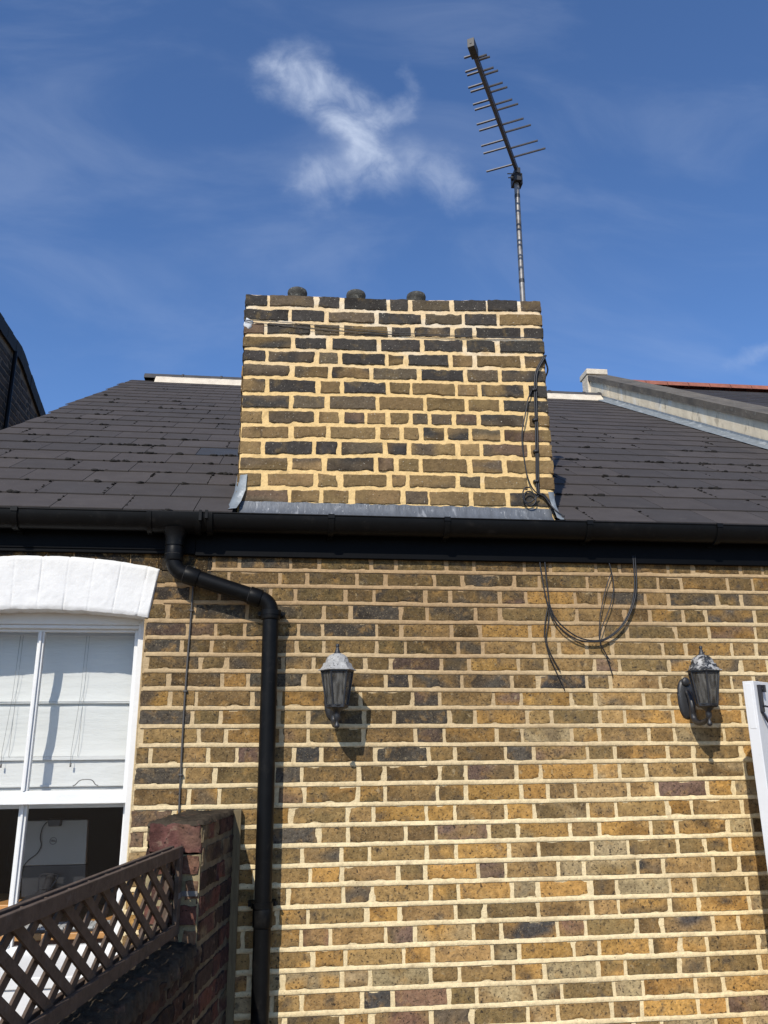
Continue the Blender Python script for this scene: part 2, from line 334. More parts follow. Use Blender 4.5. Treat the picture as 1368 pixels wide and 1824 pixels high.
def wallcol(u, z):
    """older sooty courses high on the left, cleaner yellow ones low and to the right"""
    t = (z - 1.15) / 1.2 - max(0, (u - 1.1)) * .55 + nn(u * 1.1, z * 1.6, 5) * .7
    if u < 0: t += .22
    r = random.random()
    if t > .75: pool = [BRN] * 6 + [GRY] * 4 + [OLV] * 5 + [TAN] * 2
    elif t > .4: pool = [BRN] * 5 + [OLV] * 4 + [GRY] * 2 + [TAN] * 4 + [OCH] * 3
    elif t > 0: pool = [OCH] * 6 + [TAN] * 6 + [BRN] * 4 + [OLV] * 3 + [GRY] * 1 + [PALE]
    else: pool = [OCH] * 6 + [TAN] * 8 + [PALE] * 3 + [BRN] * 3 + [OLV] * 4
    if r < .035: pool = [PUR]
    elif r < .050: pool = [BLU]
    elif r < .060: pool = [RED]
    c = rc(*pool); k = 1 - .48 * max(0, min(1, (t - .1) / .9)) + .14 * max(0, min(1, .2 - t)); return tuple(x * k for x in c)
def mortcol(u, z):
    t = max(0, min(1, (z - 1.2) / 1.0 + .25 * nn(u * 2, z * 2, 1) - max(0, u - 1.2) * .4))
    return tuple(lerp(a, b, t) for a, b in zip((.75, .61, .36), (.38, .26, .14)))
WX0, WX1 = -1.52, -.615        # window opening
WZ0 = .72
def arch_bottom(x): return 2.206 - .032 * max(0, min(1, (x + 1.07) / .46)) ** 2 if x > -1.07 else 2.206 - .032 * max(0, min(1, (-1.07 - x) / .46)) ** 2
def arch_top(x): return 2.440 - .048 * (abs(x + 1.07) / .49) ** 2
def win_hole(u, w): return WX0 < u < WX1 and WZ0 < w < 2.25
DX0, DX1, DZ1 = 2.36, 3.16, 1.93   # doorway on the right, outside the frame of the picture
def hole(u, w): return win_hole(u, w) or (DX0 < u < DX1 and w < DZ1)
Tf = lambda u, w, n: (u, -n, w)
house = thing('brick_house', 'yellow stock brick house wall with dark slate roof, wide chimney and black gutter', 'house', (1, 0, 0))
house_off = Vector((1, 0, 0))
def P(name, mb, mats, parent=house, **k):
    o = mb.build(name, mats, None, **k)
    o.parent = parent
    M = parent.matrix_basis if parent is house else None
    if parent is house: o.matrix_parent_inverse = Matrix.Translation(-house_off)
    return o
def build_wall():
    mb = MB()
    X0, X1 = -1.9, 4.0
    sheet(mb, Tf, X0, X1, 0.0, 2.62, .02, mortcol, .0008, -.0018, 1, hole)
    for i in range(len(LZ) - 1):
        bt = bedz(i); bb = bedz(i + 1)
        if bb(0) < 0: break
        fine = bt(0) > .5
        u = X0 - random.uniform(0, .2); k = i % 2
        ph = {0: 0, 1: 1}[i % 2]
        if i % 2: u -= .17
        lo = lambda x, bb=bb: bb(x) + .0075
        hi = lambda x, bt=bt: bt(x) - .0085
        while u < X1:
            ln = (.222 if k % 2 == 0 else .108) + random.uniform(-.012, .010)
            if random.random() < .06: k += 1
            if random.random() < .02: ln = .15
            k += 1
            jt = random.uniform(.009, .016)
            a, b = u, u + ln; u = b + jt
            zc = bt(0) - .038
            # cut at ends and openings
            a = max(a, X0); b = min(b, X1)
            cuts = [(a, b)]
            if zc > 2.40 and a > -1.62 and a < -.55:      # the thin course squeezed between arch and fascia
                brick(mb, Tf, a, b, lambda x: arch_top(x) - .010, lambda x: 2.56, tuple(v * .35 for v in wallcol(0, 2.3)), .004, .001, .002); continue  # brick colour dimmed to paint in the shade under the gutter
            if WZ0 - .03 < zc < 2.2: cuts = [(c, d) for (p, q) in cuts for (c, d) in ((p, min(q, WX0 + .0)), (max(p, WX1 - .0), q)) if d - c > .02]
            if zc < DZ1 + .02: cuts = [(c, d) for (p, q) in cuts for (c, d) in ((p, min(q, DX0)), (max(p, DX1), q)) if d - c > .02]
            if 2.16 < zc < 2.44: cuts = [(c, d) for (p, q) in cuts for (c, d) in ((p, min(q, -1.555 - (zc - 2.39) * .13 - .006)), (max(p, -.585 + (zc - 2.39) * .13 + .006), q)) if d - c > .02]
            for (p, q) in cuts:
                if 2.12 < zc < 2.44 and p < -.56:       # keep clear of the arch
                    if q - p < .02: continue
                c = wallcol((p + q) / 2, zc); two = wallcol((p + q) / 2, zc) if random.random() < .8 else None
                if two: two = tuple(lerp(x, y, .8) for x, y in zip(c, two))
                brick(mb, Tf, p, q, lo, hi, c, random.uniform(.0010, .0032), .0011, .003, 0, .012 if (fine and -1.3 < p < 2.5) else .06, two)
        # struck, slightly proud bed joint with a crisp lower edge that throws a line of shadow
        st = .03; us = X0; ids = []
        n = int((X1 - X0) / st)
        prev = None
        for q in range(n + 1):
            uu = lerp(X0, X1, q / n); zc = bb(uu)
            if hole(uu, zc) or (WX0 - .05 < uu < -.575 and 2.17 < zc < 2.45): prev = None; continue
            th = .0082 + .0020 * nn(uu * 3, i * 2.2, 8); lowj = .0012 * nn(uu * 22, i, 2)
            pr = .0038 + .0010 * nn(uu * 6, i, 6)
            c = mortcol(uu, zc); c2 = tuple(x * .96 for x in c)
            up = .0022 * nn(uu * 30, i, 12)
            now = [mb.vert(Tf(uu, zc + th + .001 + up, .0004), c), mb.vert(Tf(uu, zc + th - .003 + up, .0028), c), mb.vert(Tf(uu, zc - th + .001 + lowj, pr), c), mb.vert(Tf(uu, zc - th + lowj, pr - .001), c2), mb.vert(Tf(uu, zc - th + .001, -.004), c2)]
            if prev:
                for a_ in range(4): mb.face([prev[a_ + 1], now[a_ + 1], now[a_], prev[a_]], 1)
            prev = now
    # perp joints: thin flush ribbons are the sheet itself; window and door reveals
    mb.col = (.35, .27, .17)
    for x in (WX0, WX1): mb.quadpts((x, .0, WZ0), (x, .0, 2.25), (x, .17, 2.25), (x, .17, WZ0), 1)
    mb.quadpts((WX0, 0, 2.24), (WX1, 0, 2.24), (WX1, .17, 2.24), (WX0, .17, 2.24), 1)
    mb.quadpts((WX0, 0, WZ0), (WX1, 0, WZ0), (WX1, .25, WZ0), (WX0, .25, WZ0), 1)
    for x in (DX0, DX1): mb.quadpts((x, 0, 0), (x, 0, DZ1), (x, .2, DZ1), (x, .2, 0), 1)
    mb.quadpts((DX0, 0, DZ1), (DX1, 0, DZ1), (DX1, .2, DZ1), (DX0, .2, DZ1), 1)
    # gables below the verges
    for x in (X0, X1):
        i = [mb.vert(p) for p in ((x, .0, 0), (x, 11.1, 0), (x, 11.1, 2.6), (x, 5.5, 5.8), (x, 0, 2.6))]; mb.face(i, 1)
    mb.quadpts((X0, 11.1, 0), (X1, 11.1, 0), (X1, 11.1, 2.6), (X0, 11.1, 2.6), 1)
    return P('wall', mb, [BR, MO], smooth=True, autos=50)
build_wall()

def build_lintel():
    mb = MB(); mb.col = (1, 1, 1); nu, nw = 220, 22; ids = []
    xa, xb = -1.57, -.57
    for j in range(nw + 1):
        row = []
        for i in range(nu + 1):
            t = i / nu; v = j / nw; x = lerp(xa, xb, t)
            xs = x + (v - 1) * .034 * ((x + 1.07) / .5)          # skewbacks lean outwards to the top
            z = lerp(arch_bottom(xs), arch_top(x), v) + .003 * nn(x * 20, v * 4, 3) * (1 if j in (0, nw) else 0)
            g = abs(((x + 1.07 + .0 * v) / .112) % 1 - .5)           # shallow painted-over joints between voussoirs
            d = .011 + .004 * nn(x * 7, z * 7, 2) + .0009 * nn(x * 40, z * 40, 5) - (.0022 if g > .482 else 0) * (1 + nn(x * 8, z * 12, 9))
            if i in (0, nu) or j in (0, nw): d -= .006
            row.append(mb.vert((xs, -d, z)))
        ids.append(row)
    for j in range(nw):
        for i in range(nu): mb.face([ids[j][i], ids[j][i + 1], ids[j + 1][i + 1], ids[j + 1][i]])
    def rim(seq, rev=False):
        back = [mb.vert((mb.v[k][0], .13, mb.v[k][2])) for k in seq]
        for a in range(len(seq) - 1):
            q = [seq[a], back[a], back[a + 1], seq[a + 1]]; mb.face(q if rev else q[::-1])
    rim(ids[0], True); rim(ids[-1]); rim([r[-1] for r in ids], True); rim([r[0] for r in ids])
    P('lintel', mb, WPB, smooth=True, autos=55)['label'] = 'white painted shallow brick arch over the window'
build_lintel()

# ---------------------------------------------------------------- window
def build_window():
    f = MB()
    y0, y1 = .100, .180
    f.box((WX0 - .01, y0, WZ0 + .08), (WX0 + .05, y1, 2.26)); f.box((-.660, y0, WZ0 + .08), (WX1 + .01, y1, 2.26))
    f.box((WX0 + .05, y0 + .002, 2.156), (-.660, y1, 2.26))
    f.box((WX0 + .05, y0 + .012, 2.140), (-.660, y1, 2.156))
    win = P('window', f, WP, bevel=.003)
    def sub(name, mb, m, **k):
        o = mb.build(name, m, None, **k); o.parent = win; return o
    u = MB(); ya, yb = .133, .163
    u.box((WX0 + .05, ya, 1.41), (WX0 + .075, yb, 2.140)); u.box((-.680, ya, 1.41), (-.660, yb, 2.140))
    u.box((WX0 + .075, ya + .001, 2.128), (-.680, yb, 2.140)); 
    u.hexa([(WX0 + .05, ya - .008, 1.41), (-.660, ya - .008, 1.41), (-.660, yb + .02, 1.41), (WX0 + .05, yb + .02, 1.41), (WX0 + .05, ya - .001, 1.462), (-.660, ya - .001, 1.462), (-.660, yb + .02, 1.462), (WX0 + .05, yb + .02, 1.462)])
    # vertical glazing bar: a flat with a raised nib
    u.box((-1.096, ya + .004, 1.462), (-1.068, yb, 2.128)); u.box((-1.087, ya - .006, 1.462), (-1.077, ya + .0045, 2.128))
    sub('sash', u, WP, bevel=.002)['label'] = 'upper white sash with one glazing bar in front of the blind'
    l = MB(); ya, yb = .180, .210
    l.box((WX0 + .05, ya, .80), (WX0 + .075, yb, 1.42)); l.box((-.680, ya, .80), (-.660, yb, 1.42))
    l.box((WX0 + .05, ya + .001, 1.4205), (-.660, yb, 1.456))
    l.box((WX0 + .075, ya + .001, .80), (-.680, yb, .865)); l.box((-1.108, ya + .004, .865), (-1.075, yb, 1.41)); l.box((-1.096, ya - .006, .865), (-1.086, ya + .0045, 1.41))
    sub('sash', l, WP, bevel=.002)['label'] = 'lower white sash over the dark room'
    g = MB(); g.quadpts((WX0 + .07, .150, 1.45), (-.665, .150, 1.45), (-.665, .150, 2.137), (WX0 + .07, .150, 2.137)); sub('pane', g, GLASS)
    g = MB(); g.quadpts((WX0 + .07, .197, .85), (-.665, .197, .85), (-.665, .197, 1.42), (WX0 + .07, .197, 1.42)); sub('pane', g, GLASS)
    s = MB()
    s.hexa([(WX0 - .05, -.085, .775), (WX1 + .05, -.085, .775), (WX1 + .05, .19, .775), (WX0 - .05, .19, .775), (WX0 - .05, -.085, .815), (WX1 + .05, -.085, .815), (WX1 + .05, .19, .845), (WX0 - .05, .19, .845)])
    s.box((WX0 - .03, -.075, .52), (WX1 + .03, -.004, .7735))
    sub('sill', s, WP, bevel=.004)['label'] = 'deep white painted sill seen through the trellis'
    h = MB(); h.tube(spline([(-.905, 0.215, 1.478), (-.895, 0.210, 1.482), (-.875, 0.205, 1.5), (-.85, 0.203, 1.504), (-.825, 0.205, 1.5), (-.81, 0.210, 1.482), (-.80, 0.215, 1.478)], 5), .0022, 6); sub('sash_handle', h, STEEL, smooth=True)
build_window()

# ---------------------------------------------------------------- room behind the window
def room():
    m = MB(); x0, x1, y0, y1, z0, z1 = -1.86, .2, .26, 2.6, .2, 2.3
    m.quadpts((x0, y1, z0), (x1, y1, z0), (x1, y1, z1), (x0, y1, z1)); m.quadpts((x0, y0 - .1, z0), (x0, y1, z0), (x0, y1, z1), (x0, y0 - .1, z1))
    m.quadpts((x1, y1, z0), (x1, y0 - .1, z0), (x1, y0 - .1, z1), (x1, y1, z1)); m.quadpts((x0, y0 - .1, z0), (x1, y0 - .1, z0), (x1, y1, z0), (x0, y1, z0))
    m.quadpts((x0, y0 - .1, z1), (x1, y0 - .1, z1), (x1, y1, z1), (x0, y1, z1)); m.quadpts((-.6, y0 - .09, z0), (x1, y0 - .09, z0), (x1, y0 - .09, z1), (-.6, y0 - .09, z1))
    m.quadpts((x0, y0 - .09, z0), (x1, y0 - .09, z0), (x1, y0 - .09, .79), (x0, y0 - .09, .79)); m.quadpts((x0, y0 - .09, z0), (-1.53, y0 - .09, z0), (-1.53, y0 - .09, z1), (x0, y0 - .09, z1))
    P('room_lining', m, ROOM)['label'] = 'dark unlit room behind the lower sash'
room()
def blind():
    m = MB(); ids = []; nx, nz_ = 40, 70; x0, x1 = -1.52, -.667
    def yd(z):
        y = .270
        for zz in (1.8337, 1.5997): 
            d = z - zz
            if 0 <= d < .10: y -= .016 * math.exp(-d * 30)       # each fold bellies out above its rod
            if -.02 < d < 0: y += .004
        return y
    zs = sorted(set([round(lerp(1.385, 2.1267, i / nz_), 4) for i in range(nz_ + 1)] + [1.8327, 1.8338, 1.5987, 1.5998]))
    for z in zs:
        ids.append([m.vert((lerp(x0, x1, i / nx), yd(z) + .0025 * nn(i * .15, z * 9, 1) + .0012 * nn(i * .6, z * 30, 1), z)) for i in range(nx + 1)])
    for a, b in zip(ids, ids[1:]):
        for i in range(nx): m.face([a[i], a[i + 1], b[i + 1], b[i]])
    t = thing('roman_blind', 'white roman blind hanging behind the upper sash', 'blind', (-1.08, .2, 1.40))
    o = m.build('fabric', BLIND, None, smooth=True, autos=40); o.parent = t; o.matrix_parent_inverse = Matrix.Translation((1.08, -.2, -1.40))
    h = MB(); h.box((x0, 0.263, 2.1267), (x1, 0.295, 2.1592)); h.box((x0, 0.255, 1.5835), (x1, 0.270, 1.5997)); h.box((x0, 0.257, 1.8256), (x1, 0.271, 1.8327))
    h.box((x0,0.257,1.4726),(x1,0.269,1.4817))
    o = h.build('rail', BLIND, None, bevel=.002); o.parent = t; o.matrix_parent_inverse = Matrix.Translation((1.08, -.2, -1.40))
    c = MB()
    for x, dx in ((-.915, -.012), (-1.205, -.012)): 
        c.tube([(x, 0.251, 2.1267), (x - .003, 0.248, 1.8541), (x + dx - .006, 0.245, 1.6201), (x + dx - .004, 0.245, 1.5641)], .0008, 5); c.tube([(x + .012, 0.251, 2.1267), (x + .01, 0.249, 1.5997)], .0007, 5)
        c.tube([(x + dx - .004, 0.245, 1.5713), (x + dx - .004, 0.245, 1.555)], .004, 7); c.tube([(x, 0.259, 2.147), (x, 0.254, 2.147)], .004, 7)
    o = c.build('cord', STEEL, None, smooth=True); o.parent = t; o.matrix_parent_inverse = Matrix.Translation((1.08, -.2, -1.40))
blind()

def desk_things():
    t = thing('desk', 'orange wooden desk with red brown front just inside the window', 'desk', (-1.1, .6, .2))
    inv = Matrix.Translation((1.1, -.6, -.2))
    def prt(mb, name, m, **k): o = mb.build(name, m, None, **k); o.parent = t; o.matrix_parent_inverse = inv
    a = MB(); a.box((-1.8, .34, .855), (-.45, 1.0, .88)); prt(a, 'desktop', WOOD, bevel=.003)
    a = MB(); a.box((-1.78, .37, .3), (-.47, .39, .8545)); prt(a, 'front_panel', WOODD, bevel=.002)
    a = MB(); a.box((-1.8, .48, .955), (-1.045, .8, .975)); a.box((-1.78, .5, .8805), (-1.76, .78, .9545)); a.box((-1.08, .55, .8805), (-1.06, .78, .9545)); prt(a, 'monitor_shelf', WOOD, bevel=.003)
    k = thing('keyboard', 'white keyboard lying on the orange desk behind the trellis', 'keyboard', (-.93, .42, .88)); inv2 = Matrix.Translation((.93, -.42, -.88))
    a = MB(); a.box((-1.13, .36, .8805), (-.72, .5, .892)); o = a.build('key_tray', DARKP, None, bevel=.002); o.parent = k; o.matrix_parent_inverse = inv2
    a = MB()
    for i in range(16):
        for j in range(5): a.box((-1.12 + i * .0247, .366 + j * .0265, .892), (-1.12 + i * .0247 + .02, .366 + j * .0265 + .021, .899))
    o = a.build('keys', KEYW, None); o.parent = k; o.matrix_parent_inverse = inv2
    # monitor seen from behind
    t2 = thing('computer_monitor', 'silver backed computer monitor on black stand seen through the lower sash', 'monitor', (-1.03, .55, .975)); inv3 = Matrix.Translation((1.03, -.55, -.975))
    def q(mb, name, m, **kk): o = mb.build(name, m, None, **kk); o.parent = t2; o.matrix_parent_inverse = inv3; return o
    a = MB(); a.hexa([(-1.162, .50, 1.13), (-.886, .50, 1.13), (-.886, .53, 1.13), (-1.162, .53, 1.13), (-1.178, .50, 1.319), (-.893, .50, 1.319), (-.893, .53, 1.319), (-1.178, .53, 1.319)]); q(a, 'back_panel', SILV, bevel=.003)
    a = MB(); a.hexa([(-1.15, .50, 1.0), (-.875, .50, 1.0), (-.875, .54, 1.0), (-1.15, .54, 1.0), (-1.162, .50, 1.1285), (-.884, .50, 1.1285), (-.884, .53, 1.1285), (-1.162, .53, 1.1285)]); q(a, 'lower_panel', DARKP, bevel=.003)
    a = MB(); a.lathe((-1.03, .43, .985), [(.1, 0), (.105, .01), (.08, .03), (.035, .05), (.03, .055)], 28); a.tube([(-1.03, .43, 1.03), (-1.03, .49, 1.08)], .02, 10)
    a.tube(spline([(-1.06, .42, 1.04), (-1.062, .43, 1.075), (-1.055, .44, 1.10), (-1.0, .44, 1.10), (-.985, .44, 1.09), (-1.01, .42, 1.04)], 4), .003, 6); q(a, 'stand', DARKP, smooth=True, autos=40)
    # ring emblem with its lettering on the back panel
    a = MB(); cx, cz = -1.036, 1.232; n = 40
    o_ = [a.vert((cx + .0155 * math.cos(2 * math.pi * i / n), .4975, cz + .0155 * math.sin(2 * math.pi * i / n))) for i in range(n)]
    i_ = [a.vert((cx + .0138 * math.cos(2 * math.pi * i / n), .4975, cz + .0138 * math.sin(2 * math.pi * i / n))) for i in range(n)]
    for i in range(n): a.face([o_[i], i_[i], i_[(i + 1) % n], o_[(i + 1) % n]])
    q(a, 'ring_emblem', DARKP)
    cu_ = bpy.data.curves.new('lettering', 'FONT'); cu_.body = 'DELL'; cu_.size = .0098; cu_.align_x = 'CENTER'; cu_.align_y = 'CENTER'; cu_.extrude = .0002; cu_.offset = .0002
    o = bpy.data.objects.new('lettering', cu_); COL.objects.link(o); bpy.context.view_layer.update()
    dg = bpy.context.evaluated_depsgraph_get(); me = bpy.data.meshes.new_from_object(o.evaluated_get(dg)); bpy.data.objects.remove(o)
    me.transform(Matrix.Translation((cx, .4972, cz)) @ Matrix.Rotation(R(90), 4, 'X')); me.materials.clear(); me.materials.append(DARKP)
    o = bpy.data.objects.new('lettering', me); COL.objects.link(o); o.parent = t2; o.matrix_parent_inverse = inv3
    w = thing('webcam', 'small black webcam clipped on top of the monitor with its wire', 'webcam', (-1.03, .49, 1.3)); inv4 = Matrix.Translation((1.03, -.49, -1.3))
    a = MB(); a.hexa([(-1.058, .475, 1.295), (-1.01, .475, 1.295), (-1.005, .499, 1.295), (-1.063, .499, 1.295), (-1.064, .475, 1.325), (-1.004, .475, 1.325), (-1.0, .53, 1.325), (-1.068, .53, 1.325)]); o = a.build('camera_body', DARKP, None, bevel=.003); o.parent = w; o.matrix_parent_inverse = inv4
    a = MB(); a.tube(spline([(-1.062, .493, 1.318), (-1.085, .493, 1.295), (-1.093, .493, 1.25), (-1.085, .493, 1.215), (-1.1, .493, 1.18), (-1.15, .493, 1.13), (-1.17, .493, 1.0)], 6), .0022, 6); o = a.build('wire', CAB, None, smooth=True); o.parent = w; o.matrix_parent_inverse = inv4
desk_things()

# ---------------------------------------------------------------- roof
PH = R(30.3); CX0, CX1, CY1 = -.252, 1.258, .50      # chimney footprint
def RP(x, s, n=0): return (x, -.1 + s * math.cos(PH) - n * math.sin(PH), 2.619 + s * math.sin(PH) + n * math.cos(PH))
RX0, RX1, SR = -1.95, 3.84, 6.40
def roof():
    mb = MB(); g = .2845; i = 0
    # underlay so no light comes through
    mb.col = (.02, .02, .02)
    for (a, b, s0, s1) in ((RX0 + .06, CX0 + .002, .02, .68), (CX1 - .002, RX1 + .02, .02, .68), (RX0 + .06, RX1 + .02, .68, SR + .02)):
        mb.quadpts(RP(a, s0, -.004), RP(b, s0, -.004), RP(b, s1, -.004), RP(a, s1, -.004))
    rows = int(SR / g) + 1
    for i in range(rows):
        s0 = i * g; s1 = min(s0 + g + .02, SR); x = RX0 - (.15 if i % 2 else 0) + random.uniform(-.01, .01); first = True
        while x < RX1:
            w = .305; a, b = max(x, RX0 + random.uniform(-.01, .035)), min(x + w - .0035, RX1); x += w
            if b - a < .03: continue
            segs = [(a, b)]
            if i * g * math.cos(PH) - .1 < CY1 - .03:
                segs = [(c, d) for (c, d) in ((a, min(b, CX0 - .008)), (max(a, CX1 + .008), b)) if d - c > .02]
            kk = random.uniform(.95, 1.05); base = tuple(x * kk for x in random.choice(((.066, .0575, .054), (.064, .056, .053), (.069, .060, .056), (.061, .054, .051), (.058, .052, .050))))
            if i == 5 and -.75 < a < -.45: base = (.045, .05, .06)
            ds = random.uniform(-.003, .003); lift = random.uniform(0, .002); sk = random.uniform(-.0015, .0015)
            for (c, d) in segs:
                n0 = .0095 + lift * .7; n1 = .003; th = .005
                if i == 4 and 2.95 < c < 3.1: n0 += .02       # one slipped, lifted slate
                mb.col = base
                nx = 4; bot = []; top = []; bot2 = []; top2 = []
                for q in range(nx + 1):
                    xx = lerp(c, d, q / nx); ch = .0018 * nn(xx * 30, i * 4, 2)
                    bot.append(mb.vert(RP(xx, s0 + ds + ch + sk * q, n0))); top.append(mb.vert(RP(xx, s0 + ds + ch + sk * q + .001, n0 + th)))
                    top2.append(mb.vert(RP(xx, s1, n1 + th))); bot2.append(mb.vert(RP(xx, s1, n1)))
                for q in range(nx):
                    mb.face([top[q], top[q + 1], top2[q + 1], top2[q]]); mb.face([bot[q], bot[q + 1], top[q + 1], top[q]]); mb.face([bot[q + 1], bot[q], bot2[q], bot2[q + 1]])
                mb.face([bot[0], top[0], top2[0], bot2[0]]); mb.face([top[-1], bot[-1], bot2[-1], top2[-1]])
    # far slope and eaves undercloak
    yr, zr = RP(0, SR)[1:]
    mb.col = (.05, .045, .045)
    mb.quadpts((RX0, yr, zr), (RX1, yr, zr), (RX1, 2 * yr + .1, 2.6), (RX0, 2 * yr + .1, 2.6))
    mb.box((RX0 + .05, -.085, 2.606), (CX0 - .02, .1, 2.6245)); mb.box((CX1 + .02, -.085, 2.606), (RX1, .1, 2.6245))
    rf = P('roof', mb, SL)
    r = MB(); k = 0; x = RX0 + .19
    while x < RX1 - .1:
        x2 = min(x + .45, RX1); pts = []
        for a in range(0, 9):
            an = math.pi * a / 8; pts.append((.125 * math.cos(an), .095 * math.sin(an)))
        for xx, s_, e in ((x, 1.0, 0), (x2 - .012, 1.0, 1)):
            pass
        ring0 = [r.vert((x, yr - c_, zr - .01 + h)) for c_, h in pts]; ring1 = [r.vert((x2 - .02, yr - c_, zr - .01 + h)) for c_, h in pts]
        ring2 = [r.vert((x2 - .02, yr - c_ * 1.08, zr - .01 + h * 1.08)) for c_, h in pts]; ring3 = [r.vert((x2, yr - c_ * 1.08, zr - .01 + h * 1.08)) for c_, h in pts]
        for A, B in ((ring0, ring1), (ring1, ring2), (ring2, ring3)):
            for a in range(8): r.face([A[a], B[a], B[a + 1], A[a + 1]])
        r.face(ring0); r.face(ring3[::-1]); x = x2
    def sub(mb_, nm, m, **kk): o = mb_.build(nm, m, None, **kk); o.parent = rf; return o
    sub(r, 'ridge_tiles', RIDG, smooth=True, autos=40)
    c = MB(); n = 140; prev = None
    for i in range(n + 1):
        x = lerp(RX0 + .33, RX1 - .02, i / n); j = .008 * nn(x * 9, 2, 2) + .006 * nn(x * 30, 1, 5)
        p0 = RP(x, SR - .245 + j, .016); now = [c.vert(p0), c.vert((x, yr - .175 + j * .4, zr - .045)), c.vert((x, yr - .128, zr + .006 + j * .3)), c.vert((x, yr - .09, zr + .02))]
        if prev:
            for a in range(3): c.face([prev[a], now[a], now[a + 1], prev[a + 1]])
        prev = now
    sub(c, 'ridge_mortar', CREAM, smooth=True)
    ms = MB()
    for q in range(140):
        i = int(random.triangular(0, 20, 5)); x = random.choice([random.uniform(RX0 + .1, CX0), random.uniform(RX0 + .1, CX0), random.uniform(CX1 + .1, RX1 - .3)])
        if x > CX1: i = random.choice([2, 3, 4, 5, 6, 6, 6, 8, 10]); 
        for w in range(random.randint(1, 4)):
            rr = random.triangular(.004, .02, .007); p = RP(x + random.uniform(-.045, .045), i * .2845 + random.uniform(-.008, .004), .012)
            ms.blob(p, rr, (random.uniform(.8, 1.7), random.uniform(.6, 1.1), .6), seed=q * 3.3 + w, amp=.7)
    for q in range(110):
        i = random.randint(0, 14); x = RX0 - (.15 if i % 2 else 0) + .305 * random.randint(1, 18)
        if CX0 - .05 < x < CX1 + .05: continue
        s = i * .2845
        for w in range(random.randint(2, 6)):
            ms.blob(RP(x + random.uniform(-.004, .004), s + random.uniform(0, .27), .012), random.uniform(.004, .011), (.8, 1.4, .5), seed=q + w * 7.1)
    o = sub(ms, 'moss', MOSS, smooth=True); o['kind'] = 'stuff'
roof()

# ---------------------------------------------------------------- chimney
CZ = [[3.791, 3.714, 3.637, 3.56, 3.487, 3.413, 3.335, 3.251, 3.17, 3.091, 3.016, 2.934, 2.857, 2.776, 2.699], [3.805, 3.729, 3.652, 3.583, 3.5, 3.425, 3.347, 3.271, 3.187, 3.113, 3.034, 2.955, 2.871, 2.794, 2.708], [3.844, 3.769, 3.686, 3.616, 3.532, 3.449, 3.367, 3.284, 3.205, 3.127, 3.049, 2.967, 2.884, 2.8, 2.714]]
CXS = [[-0.249, -0.147, -0.129, 0.084, 0.112, 0.211, 0.24, 0.449, 0.472, 0.559, 0.585, 0.772, 0.801, 0.962, 0.977, 1.131, 1.152, 1.257], [-0.246, -0.04, -0.02, 0.136, 0.162, 0.386, 0.414, 0.627, 0.652, 0.834, 0.855, 1.015, 1.036, 1.252], [-0.243, -0.158, -0.136, 0.068, 0.095, 0.212, 0.239, 0.454, 0.479, 0.57, 0.594, 0.771, 0.799, 0.884, 0.91, 1.135, 1.159, 1.252], [-0.243, -0.026, -0.0, 0.148, 0.183, 0.398, 0.425, 0.615, 0.64, 0.832, 0.857, 1.0, 1.03, 1.25], [-0.244, -0.145, -0.127, 0.092, 0.119, 0.206, 0.232, 0.437, 0.461, 0.535, 0.56, 0.756, 0.784, 0.879, 0.907, 1.126, 1.154, 1.252], [-0.241, -0.028, 0.001, 0.156, 0.182, 0.361, 0.385, 0.595, 0.624, 0.829, 0.856, 1.005, 1.03, 1.252], [-0.241, -0.144, -0.117, 0.1, 0.128, 0.216, 0.242, 0.439, 0.464, 0.557, 0.577, 0.783, 0.805, 0.898, 0.923, 1.133, 1.165, 1.252], [-0.24, -0.028, -0.003, 0.143, 0.174, 0.389, 0.413, 0.624, 0.648, 0.829, 0.855, 1.004, 1.032, 1.251], [-0.237, -0.152, -0.117, 0.093, 0.123, 0.213, 0.243, 0.336, 0.355, 0.436, 0.467, 0.552, 0.576, 0.644, 0.668, 0.763, 0.79, 0.886, 0.913, 1.124, 1.16, 1.251], [-0.236, -0.025, 0.005, 0.152, 0.178, 0.388, 0.416, 0.502, 0.531, 0.598, 0.627, 0.722, 0.746, 0.844, 0.866, 1.001, 1.028, 1.25], [-0.235, -0.153, -0.128, 0.086, 0.111, 0.204, 0.23, 0.423, 0.449, 0.539, 0.566, 0.775, 0.804, 0.894, 0.918, 1.133, 1.157, 1.25], [-0.232, -0.028, -0.0, 0.133, 0.163, 0.378, 0.406, 0.476, 0.502, 0.595, 0.619, 0.83, 0.861, 1.002, 1.032, 1.249], [-0.233, -0.146, -0.112, 0.095, 0.123, 0.208, 0.24, 0.44, 0.471, 0.532, 0.555, 0.769, 0.796, 0.892, 0.918, 1.123, 1.172, 1.248], [-0.23, -0.021, 0.001, 0.124, 0.149, 0.261, 0.296, 0.507, 0.533, 0.634, 0.65, 0.833, 0.859, 1.011, 1.037, 1.242]]
CDK = (.048, .042, .036); CGR = (.105, .079, .050); COL_ = (.170, .113, .050); CTN = (.225, .148, .066); CRD = (.13, .085, .055)
def chim_bed(i):
    def f(u):
        t = (u + .24) / 1.49
        a, b, c = CZ[0][i], CZ[1][i], CZ[2][i]
        z = lerp(a, b, min(1, t / .49)) if t < .49 else lerp(b, c, min(1.1, (t - .49) / .51))
        return z + .004 * nn(u * 4, i * 1.3, 0) + .0015 * nn(u * 16, i, 1)
    return f
CHB = []
